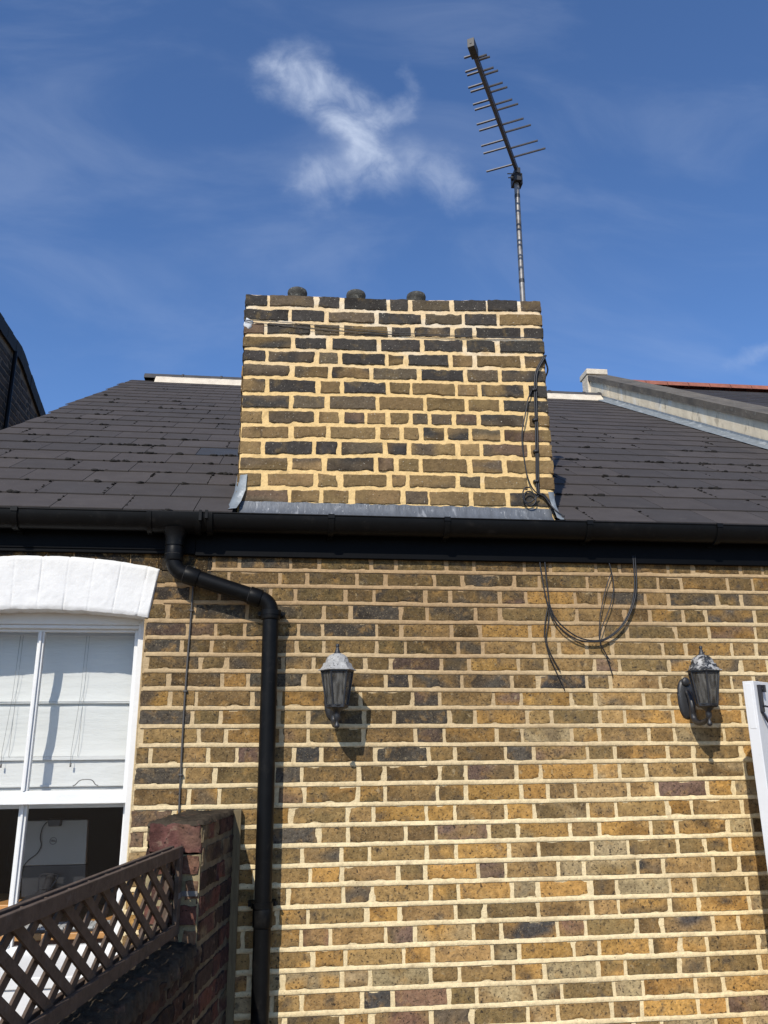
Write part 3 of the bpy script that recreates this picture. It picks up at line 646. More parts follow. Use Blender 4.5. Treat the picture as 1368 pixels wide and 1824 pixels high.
def chimney():
    mb = MB()
    def mc(u, w):
        t = max(0, min(1, (w - 3.3) / .5)); c = tuple(lerp(a, b, t) for a, b in zip((.74, .52, .235), (.72, .55, .33))); e = .55 * max(0, min(1, (w - 3.35) / .2)) * max(0, min(1, .1 + 2.2 * nn(u * 6, w * 14, 31))); return tuple(lerp(a, b, e) for a, b in zip(c, (.76, .70, .58)))
    def zt(u): return chim_bed(0)(u) - .004
    # mortar faces: front fills between uneven beds and bulges over the brick arrises
    def face(T, u0, u1, amp, zmin):
        nu = int((u1 - u0) / .011); nw = 100; ids = []
        for j in range(nw + 1):
            row = []
            for i in range(nu + 1):
                u = lerp(u0, u1, i / nu); w = lerp(zmin, zt(u), j / nw)
                d = .0030 + amp * (nn(u * 22, w * 22, 3) + .7 * nn(u * 60, w * 60, 9))
                if i in (0, nu) or j == nw: d -= .004
                row.append(mb.vert(T(u, w, d), mc(u, w)))
            ids.append(row)
        for j in range(nw):
            for i in range(nu): mb.face([ids[j][i], ids[j][i + 1], ids[j + 1][i + 1], ids[j + 1][i]], 1)
    face(Tf, -.245, 1.252, .0026, 2.60)
    for i in range(14):
        bt, bb = chim_bed(i), chim_bed(i + 1); xs = CXS[i]; pad = .0078
        for k in range(0, len(xs), 2):
            a, b = xs[k] - .0045, xs[k + 1] + .0045; zc = bt(0)
            if k == 0: a = -.249 - random.uniform(.000, .008) + .010 * (3.8 - zc) / 1.1
            if k == len(xs) - 2: b = 1.256 + random.uniform(.0, .008)
            tj = random.uniform(-.004, .004)
            t = (3.75 - zc) / 1.0 + random.uniform(-.25, .25)
            pool = ([CDK] * 4 + [CGR] * 2) if t < .22 else ([CGR] * 3 + [COL_] * 3 + [CDK] * 2 + [CTN, CRD]) if t < .7 else ([COL_] * 3 + [CTN] * 4 + [CGR] * 2 + [CRD])
            c = rc(*pool)
            two = rc(CDK, COL_, CTN, CGR) if random.random() < .75 and t > .2 else None
            tp = 0.003 + tj if i == 0 else pad
            brick(mb, Tf, a, b, lambda u, bb=bb: bb(u) + pad, lambda u, bt=bt, tp=tp: bt(u) - tp, c, random.uniform(.0062, .0100), .0018, .0036, 0, .010, two, .0066)
    # flanks and back
    for T, L_ in ((lambda u, w, n: (1.252 + n, u, w), CY1), (lambda u, w, n: (-.245 - n, u, w), CY1), (lambda u, w, n: (u, CY1 + n, w), None)):
        u0, u1 = (0, CY1) if L_ else (-.245, 1.252)
        left = T(0, 0, 1)[0] < -1
        dz = (CZ[2] if T(0, 0, 0)[0] > 1 else CZ[0])
        nu, nw = int((u1 - u0) / .03), 60; ids = []
        for j in range(nw + 1):
            ids.append([mb.vert(T(lerp(u0, u1, i / nu), lerp(2.5, dz[0], j / nw), .003 + .002 * nn(i * .7, j * .7, 3)), mc(0, lerp(2.5, 3.8, j / nw))) for i in range(nu + 1)])
        for j in range(nw):
            for i in range(nu): mb.face([ids[j][i], ids[j][i + 1], ids[j + 1][i + 1], ids[j + 1][i]], 1)
        for i in range(14):
            u = u0 - (.11 if i % 2 else 0)
            while u < u1:
                ln = random.choice((.215, .105)); a, b = max(u, u0), min(u + ln, u1); u += ln + .016
                if b - a < .03: continue
                t = (3.7 - dz[i]) + random.uniform(-.2, .2)
                brick(mb, T, a, b, lambda q, i=i: dz[i + 1] + .009, lambda q, i=i: dz[i] - .009, rc(CDK, CGR) if t < .3 else rc(COL_, CTN, CGR), random.uniform(.005, .011), .002, .005, 0, .04)
    # capping: cement flaunching
    ids = []; n = 60
    rows_ = [(0.0, -.001), (.004, .002), (.03, .010), (.12, .035), (.25, .05), (.38, .035), (.50, 0)]
    for yv, dz_ in rows_:
        ids.append([mb.vert((lerp(-.243, 1.250, i / n), yv + (.004 if yv == 0 else 0), zt(lerp(-.243, 1.25, i / n)) + dz_ - .002 + .003 * nn(i * .9, yv * 20, 4)), (.50, .40, .28)) for i in range(n + 1)])
    for j in range(len(ids) - 1):
        for i in range(n): mb.face([ids[j][i], ids[j][i + 1], ids[j + 1][i + 1], ids[j + 1][i]], 1)
    ch = P('chimney_stack', mb, [BRC, MOC], smooth=True, autos=60)
    def sub(m_, nm, mt, **kk): o = m_.build(nm, mt, None, **kk); o.parent = ch; return o
    for x, zt_ in ((.004, 3.981), (.318, 3.986), (.647, 3.996)):
        m = MB(); prof = [(.044, -.16), (.045, -.04), (.051, -.034), (.053, -.020), (.050, -.009), (.040, -.002), (.022, .001), (.0, .002)]
        m.lathe((x, .25, zt_), prof, 26); sub(m, 'flue_cap', POT, smooth=True, autos=50)
    # lead apron across the foot, dressed down into the gutter
    m = MB(); ids = []; n = 90
    for k, (yy, zz) in enumerate(((-.0075, 2.712), (-.0095, 2.700), (-.014, 2.672), (-.045, 2.640), (-.088, 2.612), (-.094, 2.600))):
        ids.append([m.vert((lerp(-.235, 1.235, i / n), yy - .0016 * nn(i * .35, k * .8, 2) - (.0035 if i % 45 == 44 else 0), zz + (.006 * nn(i * .31, 3, 1) + .004 * nn(i * .9, 2, 2) if k == 0 else 0))) for i in range(n + 1)])
    for a, b in zip(ids, ids[1:]):
        for i in range(n): m.face([b[i], b[i + 1], a[i + 1], a[i]])
    sub(m, 'lead_apron', LEAD, smooth=True)
    m = MB()
    P_ = [(-.236, 2.835, .014), (-.244, 2.76, .016), (-.262, 2.70, .03), (-.272, 2.668, .05), (-.278, 2.65, .085)]
    w_ = [.030, .034, .034, .03, .034]
    L0 = [m.vert((x, -d, z)) for (x, z, d) in P_]; L1 = [m.vert((x + w, -d - .002, z + .004)) for (x, z, d), w in zip(P_, w_)]; L2 = [m.vert((x - .02, -d + .05, z + .01)) for (x, z, d) in P_]
    for i in range(len(P_) - 1): m.face([L0[i + 1], L1[i + 1], L1[i], L0[i]]); m.face([L2[i + 1], L0[i + 1], L0[i], L2[i]])
    sub(m, 'lead_corner', LEADP, smooth=True)
    m = MB()
    P_ = [(1.222, 2.795, .014), (1.226, 2.755, .02), (1.232, 2.715, .032), (1.238, 2.68, .05), (1.236, 2.65, .075), (1.246, 2.635, .095)]
    w_ = [.030, .026, .022, .022, .026, .05]
    L0 = [m.vert((x, -d, z)) for (x, z, d) in P_]; L1 = [m.vert((x + w, -d + .004, z + .002)) for (x, z, d), w in zip(P_, w_)]; L2 = [m.vert((x + w + .02, -d + .06, z + .012)) for (x, z, d), w in zip(P_, w_)]
    for i in range(len(P_) - 1): m.face([L0[i + 1], L1[i + 1], L1[i], L0[i]]); m.face([L1[i + 1], L2[i + 1], L2[i], L1[i]])
    sub(m, 'lead_corner', LEADP, smooth=True)
    # patch of sealant where the wires leave, on the left arris
    m = MB(); m.blob((-.232, -.006, 3.622), .026, (.75, .16, 1.2), seed=4, amp=.6)
    sub(m, 'sealant_patch', mat('white_sealant', (.55, .57, .58), .7, var=.1), smooth=True)
chimney()

# ---------------------------------------------------------------- gutter, fascia, downpipe
def rainwater():
    m = MB(); m.box((-1.95, -.024, 2.455), (-.42, -.003, 2.604)); m.box((-.4195, -.026, 2.448), (3.95, -.003, 2.604)); m.box((-1.95, -.030, 2.470), (-.54, -.0245, 2.482))
    P('fascia_board', m, FAS, bevel=.002)
    g = MB(); pr = []
    R0, yc, zc = .056, -.086, 2.613
    n = 14
    def prof(r): return [(yc + r * math.cos(math.pi + math.pi * i / n), zc + r * 1.32 * math.sin(math.pi + math.pi * i / n)) for i in range(n + 1)]
    def trough(x0, x1, r, r2, mb=g):
        A = prof(r); B = prof(r2); a0 = [mb.vert((x0, y, z)) for y, z in A]; a1 = [mb.vert((x1, y, z)) for y, z in A]; b0 = [mb.vert((x0, y, z)) for y, z in B]; b1 = [mb.vert((x1, y, z)) for y, z in B]
        for i in range(n): mb.face([a0[i], a0[i + 1], a1[i + 1], a1[i]]); mb.face([b0[i + 1], b0[i], b1[i], b1[i + 1]]); mb.face([a0[i + 1], a0[i], b0[i], b0[i + 1]]); mb.face([a1[i], a1[i + 1], b1[i + 1], b1[i]])
        mb.face([a0[0], a1[0], b1[0], b0[0]]); mb.face([a0[n], b0[n], b1[n], a1[n]])
    trough(-2.0, 3.95, R0, R0 - .003)
    g.tube([(-2.0, yc - R0, zc + .001), (3.95, yc - R0, zc + .001)], .0035, 8)
    gt = P('gutter', g, BLK, smooth=True, autos=40)
    def sub(m_, nm, mt=BLK, **kk): o = m_.build(nm, mt, None, **kk); o.parent = gt; return o
    for x in (-1.168, .177, .70, 1.366, 1.998, 2.7, 3.4, -1.7):
        b = MB(); trough(x - .012, x + .012, R0 + .006, R0, b); b.box((x - .012, -.036, 2.53), (x + .012, -.0265, 2.612)); b.box((x - .014, yc - R0 - .009, 2.600), (x + .014, yc - R0 + .010, 2.619))
        sub(b, 'gutter_bracket', smooth=True, autos=40)
    b = MB(); trough(-.62, -.60, R0 + .010, R0 + .001, b); trough(-.60, -.41, R0 + .005, R0 + .0002, b); trough(-.41, -.39, R0 + .010, R0 + .001, b)
    b.lathe((-.502, yc, 2.475), [(.040, 0), (.040, .03), (.050, .065), (.056, .075)], 24); sub(b, 'gutter_outlet', smooth=True, autos=40)
    b = MB()
    for x in (-.405, -.352): trough(x - .011, x + .011, R0 + .011, R0, b)
    b.box((-.398, yc - R0 - .013, 2.575), (-.386, yc - R0 - .002, 2.622)); b.box((-.372, yc - R0 - .015, 2.585), (-.360, yc - R0 - .002, 2.622)); sub(b, 'gutter_union', smooth=True, autos=40)
    # downpipe with its offset
    d = MB(); r = .0345
    A = (-.503, -.088, 2.48); B = (-.500, -.089, 2.365); C_ = (-.078, -.072, 2.235)
    def bend(p0, c, p1, k=8): p0, c, p1 = map(Vector, (p0, c, p1)); return [(1 - t) ** 2 * p0 + 2 * t * (1 - t) * c + t * t * p1 for t in [i / k for i in range(k + 1)]]
    dv = (Vector(C_) - Vector(B)).normalized()
    path = [A] + bend((-.501, -.089, 2.42), B, Vector(B) + dv * .055) + bend(Vector(C_) - dv * .05, C_, (-.0775, -.072, 2.18)) + [(-.074, -.072, 1.2), (-.070, -.072, 0.02)]
    d.tube(path, r, 22); dp = P('downpipe', d, BLK, smooth=True, autos=50)
    def col(p0, p1, rr, nm='pipe_collar'):
        c = MB(); p0, p1 = Vector(p0), Vector(p1); q = (p1 - p0).normalized() * .004; c.tube([p0, p0 + q * .4, p0 + q, p1 - q, p1 - q * .4, p1], [rr - .003, rr - .001, rr, rr, rr - .001, rr - .003], 22); o = c.build(nm, BLK, None, smooth=True, autos=40); o.parent = dp
    col((-.5015, -.0885, 2.47), (-.501, -.089, 2.405), .0395); Bv = Vector(B); Cv = Vector(C_)
    col(Bv + dv * .05, Bv + dv * .115, .0395); col(Cv - dv * .10, Cv - dv * .045, .0395)
    col((-.0775, -.072, 2.20), (-.0775, -.072, 2.158), .0405); col((-.0727, -.072, 1.03), (-.0724, -.072, .955), .040)
    for z in (2.188, 1.035):
        c = MB(); c.box((-.132, -.05, z - .009), (-.022, -.004, z + .009)); c.tube([(-.0765, -.072, z - .010), (-.0765, -.072, z + .010)], .0435, 22); c.tube([(-.020, -.056, z), (-.020, -.030, z)], .006, 8)
        o = c.build('pipe_clip', BLK, None, smooth=True, autos=40); o.parent = dp
    for p, ax in ((Bv + dv * .052, dv), (Cv - dv * .10, dv), (Vector((-.5012, -.0888, 2.435)), Vector((0, 0, 1)))):     # pale scuffs of old sealant at the sockets
        s_ = MB(); u = ax.cross(Vector((0, 1, 0))).normalized(); w = ax.cross(u).normalized()
        s_.tube([p + (u * math.cos(a) + w * math.sin(a)) * .0398 for a in [math.pi * (-.15 + .9 * i / 14) for i in range(15)]], .0006, 4)
        o = s_.build('sealant_line', GCAB, None); o.parent = dp
rainwater()

# ---------------------------------------------------------------- doorway and open door on the right
def door():
    # leaf: end grain edge towards the viewer, flat face receding to the right
    A = Vector((1.880, -.36, 0)); d = Vector((.80, .60, 0)).normalized(); q = Vector((d.y, -d.x, 0)); th, Ln, z0, z1 = .045, .60, .08, 1.874
    m = MB(); m.obox(A + Vector((0, 0, z0)), q * th, d * Ln, Vector((0, 0, z1 - z0)))
    lf = P('door_leaf', m, WPD, bevel=.0025); lf['label'] = 'white painted door leaf standing open beside the wall'
    F = A + q * th
    def sub(m_, nm, mt, **kk): o = m_.build(nm, mt, None, **kk); o.parent = lf; return o
    e = MB(); e.obox(A + q * .010 - d * .0015 + Vector((0, 0, z1 - .19)), q * .024, d * .003, Vector((0, 0, .18))); sub(e, 'latch_plate', WPD, bevel=.001)
    e = MB(); e.obox(A + q * .030 - d * .002 + Vector((0, 0, 1.10)), q * .017, d * .004, Vector((0, 0, .16))); sub(e, 'lock_plate', DARKP, bevel=.001)
    b = MB(); s = F + d * .030
    b.obox(s + Vector((0, 0, z1 - .125)), d * .022, q * .012, Vector((0, 0, .11))); b.obox(s + d * .028 + Vector((0, 0, z1 - .045)), d * .014, q * .02, Vector((0, 0, .03)))
    b.tube([s + d * .022 + q * .01 + Vector((0, 0, z1 - .032)), s + d * .03 + q * .01 + Vector((0, 0, z1 - .032))], .004, 8)
    b.tube(spline([s + d * .012 + q * .012 + Vector((0, 0, z1 - .10)), s + d * .03 + q * .03 + Vector((0, 0, z1 - .105)), s + d * .05 + q * .04 + Vector((0, 0, z1 - .10))], 5), [.004] * 10 + [.006], 8)
    b.tube([s + d * .008 + q * .006 + Vector((0, 0, z1 - .125)), s + d * .02 + q * .012 + Vector((0, 0, z1 - .15)), s + d * .045 + q * .018 + Vector((0, 0, z1 - .185))], [.006, .006, .003], 8)
    sub(b, 'door_bolt', DARKP, bevel=.001)
    f = MB()
    f.box((DX0, -.01, 0), (DX0 + .06, .10, DZ1)); f.box((DX1 - .06, -.01, 0), (DX1, .10, DZ1)); f.box((DX0 + .06, -.01, DZ1 - .06), (DX1 - .06, .10, DZ1))
    P('door_frame', f, WPD, bevel=.003)
    k = MB(); k.box((DX0 + .06, .05, 0), (DX1 - .06, .07, DZ1 - .06)); P('doorway_dark_sheet', k, ROOM)  # dark sheet standing in for the unlit space behind the doorway
door()

# ---------------------------------------------------------------- wall lanterns
def lantern(name, label, x, capmat, seed, lean=0.0, plate_x=None):
    s = .18; zb = 1.70
    t = thing(name, label, 'wall lantern', (plate_x or x, 0, 1.83), 'lanterns on the house wall')
    inv = Matrix.Translation((-(plate_x or x), 0, -1.83)); c = (x, -s, 0); rot = R(seed)
    def prt(mb, nm, m, **k):
        o = mb.build(nm, m, None, **k); o.parent = t; o.matrix_parent_inverse = inv; return o
    px = plate_x or x
    m = MB(); ids = []; prof = [(0.0, 1.0), (.006, 1.0), (.012, .93), (.016, .75), (.018, .4), (.019, .0)]
    for d, k in prof: ids.append([m.vert((px + .040 * k * math.cos(a), -d, 1.825 + .098 * k * math.sin(a) * (1 + .08 * math.cos(2 * a)))) for a in [2 * math.pi * i / 32 for i in range(32)]])
    for a, b in zip(ids, ids[1:]):
        for i in range(32): m.face([a[i], a[(i + 1) % 32], b[(i + 1) % 32], b[i]])
    prt(m, 'backplate', LANB, smooth=True)
    m = MB(); pts = [(px, -.012, 1.865), (px - .002, -.045, 1.835), (px - .002, -.060, 1.79), (px, -.052, 1.755), (px + (x - px) * .3, -.062, 1.728), (px + (x - px) * .6, -.10, 1.716), (x, -.15, 1.722), (x, -s, 1.742)]
    sp = spline(pts, 7); n = len(sp); m.tube(sp, [.010 + .006 * math.sin(math.pi * i / n) - .003 * i / n for i in range(n)], 12)
    m.blob((px, -.02, 1.90), .018, (1.1, .6, 1.2), seed=2, amp=.1); prt(m, 'bracket_arm', LANB, smooth=True)
    m = MB(); m.lathe((x, -s, 0), [(.002, zb - .001), (.010, zb + .004), (.012, zb + .010), (.009, zb + .017), (.0055, zb + .024), (.0075, zb + .030), (.012, zb + .036), (.0135, zb + .05), (.012, zb + .062), (.017, zb + .068), (.030, zb + .080), (.041, zb + .086), (.043, zb + .092)], 24)
    prt(m, 'base_cup', LANB, smooth=True, autos=50)
    r0, r1, z0, z1 = .043, .066, 1.790, 1.930
    g = MB(); A = [g.vert((x + r0 * .95 * math.cos(rot + i * math.pi / 3), -s + r0 * .95 * math.sin(rot + i * math.pi / 3), z0)) for i in range(6)]; B = [g.vert((x + r1 * .95 * math.cos(rot + i * math.pi / 3), -s + r1 * .95 * math.sin(rot + i * math.pi / 3), z1)) for i in range(6)]
    for i in range(6): g.face([A[i], A[(i + 1) % 6], B[(i + 1) % 6], B[i]])
    prt(g, 'glass', LGLASS)
    f = MB()
    for i in range(6):
        a = rot + i * math.pi / 3; f.tube([(x + r0 * math.cos(a), -s + r0 * math.sin(a), z0 - .004), (x + r1 * math.cos(a), -s + r1 * math.sin(a), z1 + .003)], .0042, 6)
    f.lathe((x, -s, 0), [(r0 - .004, z0 - .012), (r0 + .004, z0 - .006), (r0 + .004, z0 + .004), (r0 - .004, z0 + .006)], 6, rot=rot); f.lathe((x, -s, 0), [(r1 - .002, z1 - .006), (r1 + .004, z1 - .004), (r1 + .004, z1 + .002)], 6, rot=rot)
    prt(f, 'cage', LANB)
    c_ = MB(); c_.lathe((x, -s, 0), [(.070, 1.931), (.080, 1.932), (.080, 1.935), (.070, 1.939), (.063, 1.948), (.059, 1.960), (.057, 1.963)], 6, rot=rot); c_.lathe((x, -s, 0), [(.050, 1.962), (.048, 1.973), (.043, 1.985), (.033, 1.995), (.020, 2.001), (.012, 2.003)], 12, rot=rot)
    prt(c_, 'cap', capmat, smooth=True, autos=25)
    m = MB(); m.lathe((x, -s, 0), [(.016, 2.001), (.014, 2.006), (.010, 2.010), (.012, 2.014), (.007, 2.017), (.010, 2.021), (.005, 2.025), (.0075, 2.031), (.0078, 2.037), (.005, 2.042), (.0, 2.044)], 16); prt(m, 'finial', LANB, smooth=True)
    m = MB(); m.lathe((x, -s, 0), [(.013, z0), (.013, z0 + .045), (.014, z0 + .05), (.020, z0 + .062), (.023, z0 + .085), (.018, z0 + .105), (.0, z0 + .112)], 18); prt(m, 'bulb', WSTONE, smooth=True)
    return t
lantern('wall_lantern', 'wall lantern with chalky white weathered cap beside the black downpipe', .206, LANW, 3, plate_x=.200)
lantern('wall_lantern', 'wall lantern with black flaking cap near the white open door', 1.812, LANM, 12, plate_x=1.806)

# ---------------------------------------------------------------- television aerial
def aerial():
    t = thing('tv_aerial', 'grey log periodic television aerial on a tall pole behind the chimney', 'aerial', (1.203, .12, 3.85)); inv = Matrix.Translation((-1.203, -.12, -3.85))
    def prt(mb, nm, m, **k): o = mb.build(nm, m, None, **k); o.parent = t; o.matrix_parent_inverse = inv; return o
    m = MB(); m.tube([(1.2025, .12, 3.84), (1.206, .12, 4.2), (1.2128, .12, 4.72)], .0145, 14); prt(m, 'pole', STEEL, smooth=True, autos=50)
    for z in (4.56, 4.02):
        m = MB(); m.tube([(1.202 + (z - 3.85) * .0125, .12, z), (1.202 + (z - 3.85) * .0125, .12, z + .022)], .0155, 14); prt(m, 'tape_band', BPL)
    b0 = Vector((1.212, .105, 4.74)); b1 = Vector((.790, -.66, 4.74)); d = (b1 - b0).normalized(); sd = Vector((d.y, -d.x, 0)) * -1      # sd points right
    if sd.x < 0: sd = -sd
    m = MB()
    for dz in (-.0105, .0105): m.obox(b0 - sd * .0085 + Vector((0, 0, dz - .008)) - d * .03, sd * .017, d * ((b1 - b0).length + .03), Vector((0, 0, .015)))
    prt(m, 'boom', ALU)
    Rt = [(.822, -.680), (.862, -.630), (.879, -.621), (.912, -.561), (.938, -.546), (.979, -.477), (1.009, -.452), (1.054, -.378), (1.092, -.353), (1.147, -.260), (1.198, -.220), (1.268, -.114), (1.327, -.062)]
    Lt = [(.754, -.605), (.755, -.620), (.778, -.540), (.791, -.521), (.813, -.447), (.830, -.423), (.860, -.344), (.877, -.311), (.909, -.214), (.932, -.173), (.969, -.064), (.994, -.010), (1.044, .128)]
    for lst, dz in ((Rt, .0105), (Lt, -.0105)):
        for i, (x, y) in enumerate(lst):
            if i < 1: continue
            v = Vector((x, y, 4.74)) - b0; al = max(0.02, v.dot(d)); ba = b0 + d * al; tip = Vector((x, y, 4.74 + dz * .6)); m = MB()
            m.tube([ba + Vector((0, 0, dz)), tip + Vector((0, 0, dz * .4))], .0056, 7); prt(m, 'element', ALU, smooth=True, autos=50)
    m = MB(); e = b1 + d * .0
    m.obox(e - sd * .016 + Vector((0, 0, -.024)) - d * .03, sd * .032, d * .075, Vector((0, 0, .048))); m.tube([e + d * .046 + Vector((0, 0, -.004)), e + d * .047 + Vector((0, 0, -.004))], .005, 8); prt(m, 'end_cap', BPL, bevel=.004)
    m = MB(); m.box((1.190, .085, 4.655), (1.232, .160, 4.70)); m.obox((1.196, .08, 4.70), (.03, 0, 0), (0, .07, 0), (0, 0, .035)); m.tube([(1.15, .085, 4.690), (1.235, .085, 4.695)], .0035, 6); m.tube([(1.155, .09, 4.668), (1.235, .09, 4.672)], .0035, 6); m.box((1.228, .10, 4.645), (1.242, .15, 4.715))
    m.box((1.178, .1, 4.672), (1.196, .12, 4.70)); prt(m, 'clamp', BPL, bevel=.002)
aerial()

# ---------------------------------------------------------------- cables
def cable(name, label, paths, r, m=CAB, extra=None, group=None):
    mb = MB()
    for p in paths: mb.tube(spline(p, 7), r, 7)
    if extra: extra(mb)
    return tag(mb.build(name, m, None, smooth=True), label, 'cable', group)
def clips(mb):
    for z, x in ((3.326, 1.187), (3.164, 1.181), (2.999, 1.175), (2.845, 1.166)):
        mb.box((x - .013, -.026, z - .006), (x + .013, -.006, z + .006)); mb.blob((x + .002, -.026, z), .007, (1, .8, 1), seed=z)
dn = lambda P_, y: [(x, y, z) for x, _, z in P_]
main = [(1.252, 0, 3.520), (1.201, 0, 3.426), (1.188, 0, 3.322), (1.182, 0, 3.164), (1.175, 0, 2.999), (1.167, 0, 2.80), (1.19, 0, 2.78), (1.225, 0, 2.73), (1.245, 0, 2.68)]
cable('aerial_cable', 'twin black aerial cables clipped down the right edge of the chimney', [dn(main, -.017), dn([(x + .008, y, z) for x, y, z in main], -.020), [(1.252, -.012, 3.52), (1.266, .005, 3.49), (1.277, .02, 3.455), (1.266, .05, 3.42)]], .0042, extra=clips)
cable('loose_cable', 'thin black cable hanging in a slack bow and coil low on the chimney', [
    [(1.175, -.018, 3.325), (1.150, -.026, 3.273), (1.128, -.03, 3.183), (1.109, -.03, 3.104), (1.104, -.03, 3.027), (1.111, -.028, 2.941), (1.120, -.026, 2.872), (1.138, -.022, 2.819), (1.161, -.022, 2.788), (1.196, -.026, 2.768), (1.220, -.03, 2.732), (1.243, -.05, 2.69), (1.27, -.08, 2.655)],
    [(1.130, -.022, 2.812), (1.104, -.03, 2.806), (1.091, -.032, 2.774), (1.098, -.03, 2.738), (1.125, -.03, 2.718), (1.149, -.032, 2.734), (1.153, -.03, 2.766), (1.129, -.028, 2.79), (1.103, -.03, 2.780), (1.098, -.028, 2.748), (1.120, -.03, 2.733), (1.17, -.03, 2.77)]], .0034)
cable('tie_wire', 'pair of thin wires stretched across the upper chimney bricks', [
    [(-.250, -.014, 3.628), (-.1, -.012, 3.618), (.008, -.014, 3.610), (.25, -.014, 3.600), (.558, -.014, 3.600), (.936, -.014, 3.606), (1.25, -.014, 3.618)],
    [(-.250, -.012, 3.638), (.007, -.014, 3.632), (.25, -.014, 3.618), (.558, -.014, 3.609), (.936, -.014, 3.612), (1.25, -.012, 3.622)]], .0017, GCAB)
cable('wall_cable', 'long black cable sagging in a wide loop below the gutter', [
    [(1.181, -.02, 2.49), (1.181, -.02, 2.43), (1.184, -.022, 2.33), (1.191, -.024, 2.238), (1.225, -.026, 2.165), (1.311, -.028, 2.098), (1.402, -.03, 2.083), (1.47, -.03, 2.11), (1.53, -.03, 2.164), (1.58, -.03, 2.25), (1.605, -.028, 2.35), (1.612, -.024, 2.49)],
    [(1.155, -.018, 2.49), (1.160, -.02, 2.40), (1.178, -.022, 2.26), (1.215, -.026, 2.158), (1.30, -.028, 2.09), (1.402, -.03, 2.078), (1.475, -.03, 2.107), (1.538, -.03, 2.164), (1.588, -.03, 2.25), (1.614, -.028, 2.35), (1.622, -.024, 2.49)]], .0034)
cable('wall_cable', 'short pair of cable ends dangling left of the wide cable loop', [
    [(1.186, -.014, 2.25), (1.164, -.018, 2.17), (1.157, -.018, 2.10), (1.172, -.018, 2.02), (1.20, -.014, 1.95), (1.237, -.010, 1.862)],
    [(1.188, -.014, 2.25), (1.180, -.016, 2.17), (1.164, -.018, 2.10), (1.174, -.018, 2.04), (1.200, -.014, 1.985), (1.222, -.012, 1.945)]], .0024)
cable('wall_cable', 'two thin cable ends crossing the right half of the cable loop', [
    [(1.488, -.02, 2.465), (1.497, -.024, 2.42), (1.502, -.026, 2.334), (1.475, -.028, 2.24), (1.43, -.030, 2.15), (1.412, -.03, 2.08), (1.44, -.02, 2.02), (1.466, -.012, 1.927)],
    [(1.498, -.022, 2.40), (1.465, -.026, 2.33), (1.430, -.028, 2.22), (1.412, -.030, 2.13), (1.412, -.032, 2.07), (1.435, -.02, 2.03), (1.458, -.015, 1.995)]], .0024)
def tclips(mb):
    for x, z in ((-.4225, 2.205), (-.427, 1.522), (-.4285, 1.86)): mb.box((x - .008, -.014, z - .004), (x + .010, -.002, z + .004))
cable('wall_cable', 'straight thin grey cable clipped to bricks between window and downpipe', [[(-.421, -.009, 2.40), (-.4215, -.009, 2.299), (-.423, -.009, 2.199), (-.427, -.009, 1.981), (-.429, -.009, 1.771), (-.427, -.009, 1.523), (-.424, -.009, 1.35)]], .0042, GCAB, tclips)

